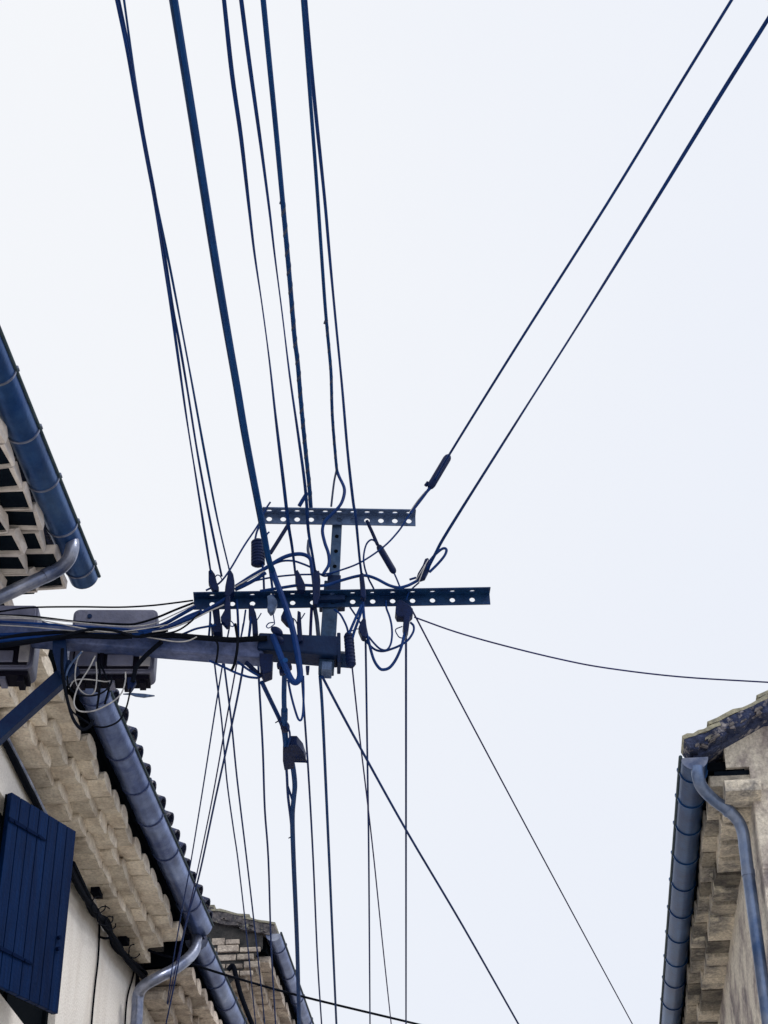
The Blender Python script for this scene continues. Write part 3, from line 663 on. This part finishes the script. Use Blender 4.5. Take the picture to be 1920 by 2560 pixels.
# thick service cable with its joint box
sv = tag(empty('service_cable', 0), 'thick jointed service cable hanging from the middle of the beam', 'cable', GD)
zs = B(712, 1694, -.02).z
wire('conduit', None, None, None, [(713, 1650), (711, 1694), (710, 1740), (711, 1784)], 14, 'wire2', zs, parent=sv)
wire('lower_cable', None, None, None, [(711, 1784), (713, 1830), (717, 1875), (730, 1906), (737, 1960), (734, 2000), (731, 2047), (734, 2150), (743, 2367), (748, 2560)], 12, 'wire2', zs, (0, 8), parent=sv)
wire('side_strand', None, None, None, [(714, 1900), (717, 1935), (720, 1990), (726, 2040), (731, 2090)], 6, 'wire', zs, parent=sv)
wire('side_strand', None, None, None, [(718, 1962), (726, 1985), (734, 2010)], 5, 'wire', zs, parent=sv)
wire('slant_strand', None, None, None, [(655, 1706), (676, 1750), (699, 1798), (709, 1826), (714, 1870)], 10, 'wire', zs + .02, parent=sv)
def zplate(name, pts_px, z, th, m, parent, n=None):
    b = MB(); b.prism([Pz(x, y, z) for x, y in pts_px], V((0, 0, th))); return b.build(name, m, parent, bevel=.003)
def blob(name, c, rx, ry, rz, m, parent, ax=None, seg=12):
    bm = bmesh.new(); bmesh.ops.create_uvsphere(bm, u_segments=seg, v_segments=8, radius=1)
    me = bpy.data.meshes.new(name); bm.to_mesh(me); bm.free()
    o = link(name, me, m, parent, True)
    mt = Matrix.Identity(3)
    if ax is not None:
        z_ = ax.normalized(); x_ = z_.orthogonal().normalized(); y_ = z_.cross(x_); mt = Matrix((x_, y_, z_)).transposed()
    for v in me.vertices: v.co = mt @ V((v.co.x * rx, v.co.y * ry, v.co.z * rz)) + c
    return o
b = MB(); a_ = Pz(711, 1774, zs); b.tube([a_, Pz(711, 1800, zs)], pxr(a_, 17), 10); b.build('joint_collar', 'wire2', sv, smooth=True)
blob('joint', Pz(713, 1818, zs), .024, .024, .045, 'plastic', sv, Pz(713, 1830, zs) - Pz(711, 1800, zs))
wire('joint_loop', None, None, None, [(716, 1812), (724, 1830), (724, 1850), (719, 1866)], 4.5, 'wire', zs - .02, parent=sv)
jb = zplate('joint_box', [(707, 1876), (726, 1861), (742, 1861), (757, 1879), (765, 1904), (737, 1905), (735, 1922), (711, 1926), (707, 1904)], zs - .02, .05, 'plastic', sv)
b = MB(); b.tube([Pz(737, 1904, zs - .03), Pz(768, 1905, zs - .03)], .0045, 6); b.tube([Pz(757, 1880, zs - .03), Pz(766, 1906, zs - .03)], .0045, 6); b.build('box_hinge', 'plastic', jb)
for y in (2090, 1800):
    a_ = Pz(732 if y > 2000 else 700, y, zs); b = MB()
    t = V((.03, -.03, 0)); b.tube([a_ - t * .9, a_ + t * .3], [.003, .005], 5); b.build('tie', 'plastic', sv)
# hanging loops
J = lambda label, pts, w_, m='wire', name='jumper_wire': wire(name, label, 'wire', GJ, pts, w_, m)
J('narrow hanging loop right of the thick service cable, below the beam', [(720, 1700, .0), (727, 1735, .0), (735, 1766, .0), (744, 1794, .0), (750, 1801, .0), (755, 1795, .0), (758, 1774, .0), (759, 1730, .0), (758, 1690, .0)], 5)
J('long thin wire curving from the cylindrical insulator across to the left end', [(1076, 1222, .08), (1050, 1250, .07), (1022, 1289, .06), (997, 1327, .05), (959, 1367, .05), (903, 1405, .05), (853, 1425, .05), (812, 1435, .05), (740, 1437, .05), (676, 1444, .05), (620, 1456, .05), (589, 1463, .05)], 4)
J('wire sweeping along the top of the lower crossarm from the clamp at right', [(1050, 1448, .06), (1028, 1460, .08), (1016, 1465, .09), (997, 1469, .09), (972, 1463, .09), (941, 1447, .08), (915, 1439, .08), (890, 1441, .08), (850, 1452, .08), (809, 1464, .08), (751, 1463, .08), (706, 1469, .08), (650, 1478, .08)], 6.5)
J('thin wire looping from the slanted insulator up and behind the lower crossarm', [(943, 1363, .0), (936, 1352, .0), (926, 1350, .0), (915, 1363, .0), (909, 1392, .0), (912, 1420, -.02), (922, 1448, -.04), (935, 1474, -.05), (940, 1500, -.05)], 4)
J('big slack loop hanging lowest below the lower crossarm right of the post', [(907, 1505, .05), (912, 1560, .05), (922, 1605, .05), (934, 1648, .05), (948, 1670, .05), (960, 1674, .05), (975, 1668, .05), (990, 1648, .05), (1003, 1618, .05), (1010, 1590, .05), (1018, 1560, .05), (1016, 1520, .05)], 6.5)
J('shallow slack loop from the wedge clamp to the round clamp', [(914, 1600, .03), (925, 1614, .03), (940, 1625, .03), (958, 1628, .03), (980, 1622, .03), (1001, 1613, .03), (1020, 1600, .03), (1033, 1580, .03), (1034, 1565, .03), (1026, 1556, .03)], 5)
J('small teardrop loop hung through a hole of the lower crossarm', [(965, 1502, .02), (966, 1520, .04), (974, 1542, .05), (979, 1565, .05), (980, 1590, .05), (976, 1612, .05), (966, 1625, .05), (950, 1622, .05), (935, 1608, .05), (922, 1592, .05)], 4.5)
J('short wire curving out from behind the post to the ribbed insulator', [(836, 1524, .04), (850, 1535, .06), (860, 1552, .06), (867, 1568, .06), (871, 1585, .06)], 4.5)
J('thick arched wire above the lower crossarm, left of the post', [(590, 1466, .05), (630, 1440, .05), (668, 1418, .05), (700, 1398, .05), (725, 1388, .05), (750, 1385, .05), (768, 1390, .05), (778, 1402, .05), (782, 1430, .05), (786, 1465, .05)], 9)
J('thin arched wire below the thick arch, left of the post', [(664, 1420, .04), (700, 1404, .04), (730, 1402, .04), (755, 1409, .04), (780, 1420, .04), (800, 1435, .04), (815, 1440, .04), (835, 1430, .03)], 4.5)
J('straight dark strut wire slanting from the upper crossarm to the box insulator', [(723, 1308, .03), (700, 1345, .03), (676, 1383, .03)], 9, 'plastic')
J('wire slanting from the upper crossarm end down to the lower crossarm left end', [(676, 1255, .08), (665, 1272, .07), (646, 1311, .06), (610, 1365, .05), (575, 1424, .05), (548, 1458, .05), (515, 1476, .05)], 4.2)
J('short wire slanting behind the wrapped cable onto the upper crossarm', [(768, 1232, .0), (758, 1248, -.01), (748, 1265, -.02)], 9)
J('thin wire crossing below the lower crossarm beside the post', [(875, 1518, .01), (890, 1540, .01), (902, 1560, .01), (906, 1572, .01)], 4)
J('pair of taut wires from the wedge clamp to the ribbed insulator, left one', [(904, 1512, .07), (888, 1548, .07), (872, 1585, .07)], 6)
J('pair of taut wires from the wedge clamp to the ribbed insulator, right one', [(908, 1515, .06), (896, 1550, .06), (886, 1578, .06), (880, 1600, .06)], 6)
J('wire bowed below the beam from its underside to the gusset', [(524, 1652, .04), (560, 1668, .05), (590, 1682, .05), (620, 1692, .05), (644, 1695, .04)], 5)
J('second wire bowed below the beam, shorter and steeper', [(594, 1654, .02), (612, 1668, .03), (630, 1680, .03), (648, 1690, .03)], 5)
J('stout strut slanting below the beam towards the gusset', [(615, 1656, .0), (635, 1675, .0), (652, 1692, .0)], 10, 'plastic')
J('thick dark wire hanging in front of the beam left of the gusset', [(588, 1560, .06), (594, 1600, .08), (592, 1630, .08), (586, 1660, .06), (578, 1678, .05)], 6, 'black')
J('upright wire from the lower crossarm to the beam, left of the post', [(779, 1520, -.02), (777, 1560, -.02), (775, 1620, -.02)], 7, 'violet')
J('ragged pale strap hanging between lower crossarm and beam beside the post', [(787, 1520, -.02), (792, 1550, -.02), (795, 1580, -.02), (798, 1612, -.02)], 9, 'armour')
J('dangling dry strap end on the wrapped cable above the lower crossarm', [(772, 1350, .04), (770, 1375, .04), (776, 1400, .04), (780, 1435, .04)], 6.5, 'armour')
for k, (x0, y0, x1, y1, w_, lb) in enumerate([
    (655, 1400, 660, 1472, 5, 'short upright wire under the box insulator, left one'),
    (672, 1410, 684, 1500, 5.5, 'short upright wire under the box insulator, right one'),
    (614, 1525, 602, 1595, 4, 'thin upright wire between lower crossarm and beam, left of the hooked clamp'),
    (628, 1525, 622, 1595, 6, 'upright wire beside the hooked clamp, between lower crossarm and beam'),
    (526, 1525, 522, 1592, 5, 'leftmost upright wire between lower crossarm and beam'),
    (592, 1500, 596, 1600, 5.5, 'upright wire right of the teardrop clamp, between crossarm and beam')]):
    J(lb, [(x0, y0, .03), ((x0 + x1) / 2 + 1, (y0 + y1) / 2, .035), (x1, y1, .02)], w_)

# --- wires gathered along the beam to the wall
WL = [('topmost slack wire strung left from the lower crossarm over the grey box', [(483, 1501), (430, 1508), (376, 1514), (298, 1518), (188, 1517), (75, 1519), (0, 1529), (-60, 1538)], 4, 'black', .04),
      ('second slack wire strung left from the lower crossarm, dipping over the grey box', [(484, 1507), (440, 1524), (392, 1544), (350, 1557), (320, 1561), (250, 1558), (188, 1554), (78, 1541), (0, 1538), (-60, 1538)], 5, 'black', .06),
      ('pale wire strung along the beam top, dipping in front of the grey box', [(486, 1512), (440, 1534), (380, 1560), (320, 1566), (250, 1562), (125, 1549), (31, 1541), (-60, 1540)], 2.6, 'pale', .075),
      ('pale wire lowest over the beam, reaching the left edge beside the wall', [(420, 1562), (345, 1574), (282, 1580), (219, 1573), (125, 1555), (60, 1546), (-60, 1545)], 2.6, 'pale', .085),
      ('pale short wire along the beam from the left edge', [(345, 1580), (300, 1582), (200, 1578), (140, 1573), (60, 1566), (-60, 1560)], 2.4, 'pale', .07),
      ('thick dark wire rising from the beam to the lower crossarm end, upper one', [(489, 1516), (450, 1538), (410, 1560), (370, 1574), (330, 1580), (200, 1582), (60, 1585), (-60, 1590)], 8, 'wire', .05),
      ('thick dark wire rising from the beam to the lower crossarm end, lower one', [(505, 1528), (470, 1542), (430, 1562), (390, 1578), (330, 1586), (200, 1588), (60, 1597), (-60, 1612)], 9, 'wire', .06),
      ('dark wire from the beam passing below the crossarm end to the teardrop clamp', [(575, 1490), (540, 1512), (500, 1535), (460, 1552), (410, 1572), (360, 1584)], 8, 'wire', .075),
      ('pale edged wire from the beam passing below the crossarm end', [(560, 1512), (520, 1530), (470, 1555), (420, 1573), (380, 1580)], 3, 'pale', .10),
      ('black cable lying along the top of the beam to the gusset', [(668, 1596), (620, 1598), (580, 1600), (500, 1594), (440, 1589), (380, 1587), (300, 1584), (180, 1583), (78, 1587), (0, 1600), (-60, 1614)], 14, 'black', .055),
      ('loose wire arched over the beam below the crossarm end', [(540, 1562), (520, 1566), (490, 1572), (465, 1582), (440, 1592)], 5, 'wire', .05),
      ('dark sagging wire close under the black cable near the left edge', [(330, 1590), (280, 1592), (180, 1590), (60, 1606), (-60, 1622)], 14, 'black', .065),
      ('pale wire curving under the black cable mid beam', [(492, 1592), (470, 1602), (440, 1604), (400, 1598), (350, 1590)], 2.8, 'pale', .075),
      ('pale wire from the box insulator down to the teardrop clamp', [(660, 1428), (630, 1444), (600, 1460), (588, 1467)], 3, 'pale', .07),
      ('dark strand beside the pale wire, box insulator to teardrop clamp', [(664, 1432), (636, 1450), (610, 1464), (588, 1474)], 8, 'wire', .055)]
WL += [('dark wire wound over the beam in front of the grey junction box', [(420, 1576), (380, 1584), (340, 1592), (300, 1580), (250, 1572), (200, 1578), (150, 1592)], 6, 'black', .09),
       ('navy wire hugging the underside of the pale wires over the beam', [(470, 1548), (420, 1568), (370, 1577), (300, 1572), (230, 1568), (140, 1562), (40, 1556), (-60, 1552)], 5, 'wire', .08),
       ('thin dark wire sagging between the crossarm end and the beam, below the pale wires', [(500, 1532), (470, 1560), (440, 1578), (400, 1586), (350, 1594)], 4, 'black', .1),
       ('dark wire drooping over the front of the beam left of centre', [(540, 1600), (545, 1615), (543, 1640), (540, 1656)], 4.5, 'black', .06)]
for lb, pts, w_, m_, d_ in WL:
    wire('tied_wire', lb, 'wire', GL, [(x, y, d_) for x, y in pts], w_, m_)

# ================================================================== CLAMPS, INSULATORS, BOXES
GC = 'wedge clamps on the lower crossarm'
def clamp(label, pts, d, th, m='plastic', bail=None, name='wedge_clamp', group=GC):
    e = tag(empty(name, 0), label, 'clamp', group)
    plate('clamp_body', pts, d, th, m, e, .004)
    if bail: wire('clamp_bail', None, None, None, [(x, y, d + th / 2) for x, y in bail], 2.6, 'wire', parent=e, sides=6)
    return e
clamp('wedge clamp at the far left of the lower crossarm', [(522, 1437), (530, 1434), (538, 1445), (543, 1465), (548, 1478), (546, 1486), (533, 1486), (522, 1465)], .04, .04, bail=[(536, 1446), (542, 1438), (550, 1440), (556, 1452)])
clamp('dark clamp where the second wire group meets the lower crossarm, above the teardrop clamp', [(571, 1444), (578, 1438), (584, 1448), (587, 1465), (586, 1490), (572, 1505), (562, 1500), (564, 1478)], .05, .05)
clamp('teardrop clamp hanging under the left part of the lower crossarm', [(565, 1500), (576, 1500), (578, 1550), (575, 1570), (568, 1576), (555, 1562), (552, 1553), (562, 1535)], .06, .04, bail=[(577, 1552), (584, 1560), (583, 1566), (576, 1565)])
clamp('dark clamp stack between lower crossarm and beam at far left', [(530, 1524), (548, 1524), (552, 1560), (556, 1592), (536, 1594), (528, 1580), (536, 1570), (534, 1550)], .0, .05)
clamp('hooked clamp between lower crossarm and beam', [(622, 1524), (632, 1522), (640, 1542), (644, 1562), (646, 1595), (632, 1595), (630, 1560), (622, 1552)], .0, .04, bail=[(641, 1552), (647, 1543), (653, 1533)])
clamp('pale clamp on the lower crossarm beside the thick cable', [(668, 1500), (680, 1496), (690, 1506), (694, 1515), (686, 1535), (677, 1542), (668, 1530), (670, 1518)], .07, .04, 'arm_grey')
clamp('wedge clamp above the lower crossarm right of the thick cable', [(738, 1438), (744, 1434), (752, 1448), (764, 1473), (760, 1486), (745, 1486), (738, 1460)], .05, .04)
clamp('triangular clamp tucked beside the thick cable below the lower crossarm', [(702, 1552), (710, 1534), (722, 1545), (736, 1560), (730, 1576), (716, 1568)], .02, .04, bail=[(722, 1542), (736, 1548), (744, 1562)])
clamp('slim hooked clamp between lower crossarm and beam, right of the thick cable', [(744, 1536), (752, 1540), (754, 1575), (757, 1612), (745, 1614), (742, 1570)], .02, .04, bail=[(752, 1548), (757, 1541), (762, 1533)])
clamp('dark clamp on the lower crossarm just left of the post', [(784, 1440), (798, 1436), (801, 1460), (800, 1500), (792, 1522), (782, 1520), (781, 1466)], .06, .04)
clamp('slim clamp straddling the lower crossarm right of the post', [(898, 1445), (908, 1442), (912, 1470), (915, 1500), (910, 1506), (901, 1500), (900, 1470)], .07, .04)
clamp('wedge clamp hanging right of the ribbed insulator', [(895, 1582), (902, 1565), (908, 1556), (914, 1560), (917, 1590), (914, 1606), (904, 1603)], .03, .05, bail=[(902, 1572), (890, 1573), (878, 1578)])
clamp('round clamp under the lower crossarm near its free end', [(994, 1515), (1004, 1516), (1022, 1528), (1031, 1537), (1031, 1549), (1024, 1556), (1020, 1588), (1012, 1606), (1006, 1580), (1008, 1556), (992, 1556), (987, 1546), (988, 1532)], .0, .06, bail=[(1006, 1566), (989, 1574), (994, 1588), (1000, 1594), (1008, 1595)])
ta = clamp('strand clamp holding the lower right wire above the long arm', [(1062, 1404), (1070, 1402), (1076, 1418), (1072, 1432), (1062, 1452), (1050, 1456), (1040, 1452), (1044, 1440), (1056, 1420)], .05, .03)
for (x0, y0, x1, y1) in ((1070, 1400, 1040, 1450), (1066, 1406, 1048, 1452)): wire('clamp_wire', None, None, None, [(x0, y0, .09), (x1, y1, .09)], 2.2, 'pale', parent=ta, sides=6)
wire('clamp_tail', None, None, None, [(1062, 1425, .07), (1078, 1398, .07), (1095, 1380, .07), (1108, 1371, .07), (1116, 1374, .07), (1112, 1388, .07), (1096, 1408, .07), (1074, 1430, .07)], 6, 'wire', parent=ta)
wire('clamp_pin', None, None, None, [(1040, 1444, .07), (1024, 1449, .07)], 5, 'wire', parent=ta)
wire('tie_wire', None, None, None, [(1048, 1456, .05), (1030, 1472, .04), (1020, 1486, .03), (1016, 1500, .03)], 3.5, 'wire', parent=ta)

def insulator(label, p0, p1, wpx, d, cat='insulator', ribs=0, ends=None, tab=None, name='insulator', sq=False):
    e = tag(empty(name, 0), label, cat, 'insulators on the bracket')
    a, c = B(*p0, d), B(*p1, d); r = pxr(a, wpx); n = 12
    pts = []; rad = []
    for t, f in ((0, .55), (.04, .85), (.1, 1), (.9, 1), (.96, .85), (1, .55)): pts.append(a.lerp(c, t)); rad.append(r * f)
    b = MB(); b.tube(pts, rad, 14); b.build('insulator_body', 'plastic', e, smooth=True)
    for k in range(ribs):
        t = .12 + .78 * k / (ribs - 1); q = a.lerp(c, t); ax = (c - a).normalized(); b = MB(); b.tube([q - ax * .004, q + ax * .004], r * 1.1, 14); b.build('rib', 'plastic', e)
    for nm, pth, w_, mm in (ends or []): wire(nm, None, None, None, [(x, y, d) for x, y in pth], w_, mm, parent=e, sides=6)
    return e
i1 = insulator('smooth cylindrical insulator on the wire rising to the top right', (1122, 1139), (1074, 1220), 20, .07, ends=[('bail', [(1076, 1217), (1055, 1246), (1026, 1283)], 6, 'wire'), ('bail_wire', [(1064, 1228), (1044, 1252), (1024, 1280)], 2.5, 'pale'), ('keeper', [(1070, 1206), (1064, 1214)], 8, 'plastic')])
insulator('cylindrical insulator slanting down from the upper crossarm', (946, 1364), (986, 1432), 17, .0, ends=[('strap', [(917, 1302), (930, 1330), (944, 1362)], 8, 'plastic'), ('rod', [(984, 1430), (992, 1448), (1000, 1468)], 4, 'wire')])
insulator('short ribbed box insulator beside the thick cable, left of the upper crossarm', (645, 1350), (645, 1415), 32, .03, ribs=8, ends=[('strap', [(638, 1348), (642, 1330), (650, 1312)], 5, 'wire'), ('hook', [(664, 1345), (668, 1335), (673, 1330)], 4, 'wire')])
insulator('ribbed insulator hanging at the beam end', (871, 1582), (878, 1668), 23, .05, ribs=9)
st = tag(empty('coil_insulator', 0), 'stacked oval insulator on top of the beam under the thick cable', 'insulator', 'insulators on the bracket')
for (x, y, a1, a2) in ((692, 1578, .034, .02), (697, 1600, .028, .02)):
    blob('insulator_bead', B(x, y, .08), a2, a2, a1, 'plastic', st, BX * .8 - V((0, 0, .55)))
wire('tie_loop', None, None, None, [(684, 1556, .08), (672, 1558, .08), (666, 1566, .08), (672, 1570, .08), (684, 1562, .08), (686, 1556, .08), (682, 1530, .08)], 2.6, 'wire', parent=st, sides=6)

# grey junction boxes behind the beam
def jbox(label, px0, px1, py_top, py_bot, d, dep, detail):
    e = tag(empty('junction_box', 0), label, 'junction box', 'junction boxes by the wall')
    a = B(px0, py_bot, d); c = B(px1, py_bot, d); t = B(px0, py_top, d); ux = (c - a); wd = ux.length; ux.normalize(); h = (t - a).length; up = V((0, 0, 1)); r = .03
    def rr(o, w_, hh, rad, n=4):
        pts = []
        for cx_, cy_, a0 in ((w_ - rad, rad, -90), (w_ - rad, hh - rad, 0), (rad, hh - rad, 90), (rad, rad, 180)):
            for k in range(n + 1): an = math.radians(a0 + 90 * k / n); pts.append(o + ux * (cx_ + rad * math.cos(an)) + up * (cy_ + rad * math.sin(an)))
        return pts
    b = MB(); b.prism(rr(a, wd, h, r), BN * -dep); b.build('case', 'box', e, bevel=.004)
    b = MB(); b.prism(rr(a + ux * .012 + up * .012 + BN * .003, wd - .024, h - .024, r), BN * .012); ld = b.build('lid', 'box', e, bevel=.003)
    # open underside: pale rim, dark wells and terminal blocks
    b = MB(); b.box(a + ux * .02 - up * .006 - BN * (dep - .02), ux * (wd - .04), BN * (dep - .03), -up * .02); b.build('terminal_tray', 'boxdark', e)
    b = MB(); b.box(a + ux * .025 + up * .012 + BN * .016, ux * (wd - .05), up * (h * .44), BN * .010); oc = b.build('open_compartment', 'boxdark', e)
    for k, (fx, fw, fh, mm) in enumerate(((.08, .26, .30, 'box'), (.37, .05, .20, 'boxdark'), (.46, .30, .17, 'box'), (.83, .13, .36, 'boxpale'))):
        b = MB(); b.box(a + ux * (wd * fx) + up * .02 + BN * .027, ux * (wd * fw), up * (h * fh), BN * .012); b.build('terminal_cover', mm, oc, bevel=.003)
    for k in range(detail):
        b = MB(); x = .05 + (wd - .12) * k / max(1, detail - 1); b.box(a + ux * x - up * .012 - BN * (dep - .03), ux * .03, BN * (dep - .055), -up * (.03 + .01 * (k % 2))); b.build('terminal_block', 'box' if k == 2 else 'boxdark', e)
    b = MB(); b.tube([a + ux * (wd * .2) + up * (h - .05) + BN * .012, a + ux * (wd * .2) + up * (h - .05) + BN * .022], .012, 8)
    b.build('lid_screw', 'beam_dark', ld)
    return e, a, ux, wd
jbox('grey open-bottomed junction box behind the beam above the coiled wires', 168, 384, 1524, 1682, -.10, .13, 5)
jbox('pale junction box cut by the left edge of the picture behind the beam', -120, 80, 1514, 1672, -.07, .15, 4)
# conduit plate and fin next to the box
fn = tag(empty('metal_fin', 0), 'thin leaf-shaped metal fin below the grey junction box', 'bracket')
plate('fin_blade', [(308, 1737), (330, 1735), (360, 1737), (387, 1741), (360, 1745), (338, 1742), (328, 1738)], -.02, .012, 'arm_grey', fn)
plate('fin_socket', [(319, 1700), (338, 1700), (342, 1712), (332, 1728), (326, 1736), (320, 1728)], -.02, .03, 'plastic', fn, .003)
GW = 'coiled wires below the grey junction box'
C_ = [('thick black loop hanging farthest left from the coiled wires', [(156, 1622), (155, 1660), (158, 1695), (166, 1739), (182, 1795), (204, 1823), (224, 1816), (232, 1800)], 7, 'black', .05),
      ('small white ring of wire inside the coiled bundle', [(206, 1628), (194, 1648), (188, 1680), (190, 1707), (205, 1730), (226, 1738), (238, 1725), (242, 1690), (240, 1655)], 2.8, 'pale', .02),
      ('large white loop of wire swinging right below the junction box', [(238, 1640), (222, 1672), (204, 1700), (190, 1730), (185, 1760), (200, 1778), (238, 1776), (282, 1754), (304, 1732), (313, 1704), (314, 1680)], 3.2, 'pale', .035),
      ('dark thin loop hanging lowest right below the junction box', [(170, 1760), (182, 1780), (201, 1794), (229, 1812), (260, 1818), (295, 1804), (313, 1776), (322, 1745), (326, 1720)], 4, 'black', .03),
      ('thick black cable curving from the beam down to the fin socket', [(404, 1604), (388, 1618), (370, 1634), (350, 1655), (339, 1672), (332, 1704)], 10, 'black', .03),
      ('black wire dropping straight through the middle of the coiled bundle', [(246, 1650), (250, 1690), (248, 1730), (242, 1775)], 5, 'black', .01),
      ('black wire crossing the coiled bundle to the right', [(252, 1660), (268, 1700), (272, 1720), (262, 1760)], 4.5, 'black', .0),
      ('white wire arched across the top of the coiled bundle', [(172, 1722), (185, 1702), (206, 1698), (235, 1700), (262, 1704), (280, 1702)], 2.6, 'pale', .015),
      ('dark ring of wire round the coiled bundle', [(168, 1690), (172, 1716), (190, 1734), (222, 1740), (255, 1732), (276, 1712), (278, 1690)], 4, 'black', .03),
      ('grey strand tied on the left side of the coiled bundle', [(204, 1630), (178, 1660), (166, 1685), (170, 1700)], 5, 'arm_grey', .02)]
for lb, pts, w_, m_, d_ in C_: wire('coiled_wire', lb, 'wire', GW, [(x, y, d_) for x, y in pts], w_, m_)

# ================================================================== THINGS ON THE CREAM WALL
XF = XW2 + .012
def wallw(name, label, cat, pts, wpx, m, off=.02, group=None, parent=None):
    P = [Px(x, y, XW2 + (q[0] if q else off)) for x, y, *q in pts]; r = pxr(P[0], wpx); b = MB(); b.tube(smooth_path(P, 5), r, 8)
    o = b.build(name, m, parent, smooth=True)
    if label: tag(o, label, cat, group)
    return o
wallw('conduit', 'pale conduit along the top of the cream wall above the shutter', 'pipe', [(-30, 1750), (31, 1869), (70, 1945), (106, 2018), (150, 2105)], 10, 'pipe', .05)
wallw('conduit', 'black conduit beside the pale one along the top of the cream wall', 'pipe', [(-30, 1768), (22, 1872), (60, 1950), (98, 2022), (145, 2115), (180, 2180)], 20, 'black', .03)
hb = tag(empty('cable_bundle', 0), 'tangled black cable bundle running along the top of the cream wall', 'cable')
for k in range(6):
    jx, jy = random.uniform(-9, 9), random.uniform(-9, 9)
    wallw('strand', None, None, [(176 + jx, 2165 + jy), (205 + jx * .6, 2222 + jy), (238 - jx * .8, 2275 + jy), (262 + jx, 2312 - jy), (292 - jx, 2358 + jy * .8), (322 + jx * .7, 2402), (352, 2428 + jy), (380 + jx * .5, 2458)], 15, 'black', .03 + .01 * k, parent=hb)
for cxp, cyp, rp in ((246, 2262, 17), (262, 2290, 20), (275, 2308, 14), (335, 2378, 14)):
    wallw('coil', None, None, [(cxp + rp * math.cos(a * .9) * (1 + .12 * math.sin(3 * a)), cyp + rp * 1.2 * math.sin(a * .9)) for a in [i * .6 for i in range(11)]], 3, 'black', .10, parent=hb)
b = MB()
for (x, y) in ((232, 2222), (300, 2342)): 
    p = Px(x, y, XW2 + .02); b.box(p - V((0, .06, .05)), V((.06, 0, 0)), V((0, .12, 0)), V((0, 0, .11)))
b.build('splice_box', 'black', hb, bevel=.004)
wallw('wall_wire', 'thin black wire running down the cream wall beside the shutter', 'wire', [(249, 2300), (248, 2340), (245, 2400), (238, 2460), (232, 2520), (228, 2570)], 5, 'black', .012, 'wires down the cream wall')
wallw('wall_wire', 'thin black wire running down the cream wall near the downpipe', 'wire', [(338, 2415), (330, 2450), (320, 2485), (315, 2520), (312, 2570)], 4.5, 'black', .012, 'wires down the cream wall')
wallw('wall_hook', 'small dark hook on the cream wall below the cable bundle', 'hook', [(250, 2342, .0), (262, 2346, .05), (275, 2345, .09), (280, 2352, .10)], 6, 'black')
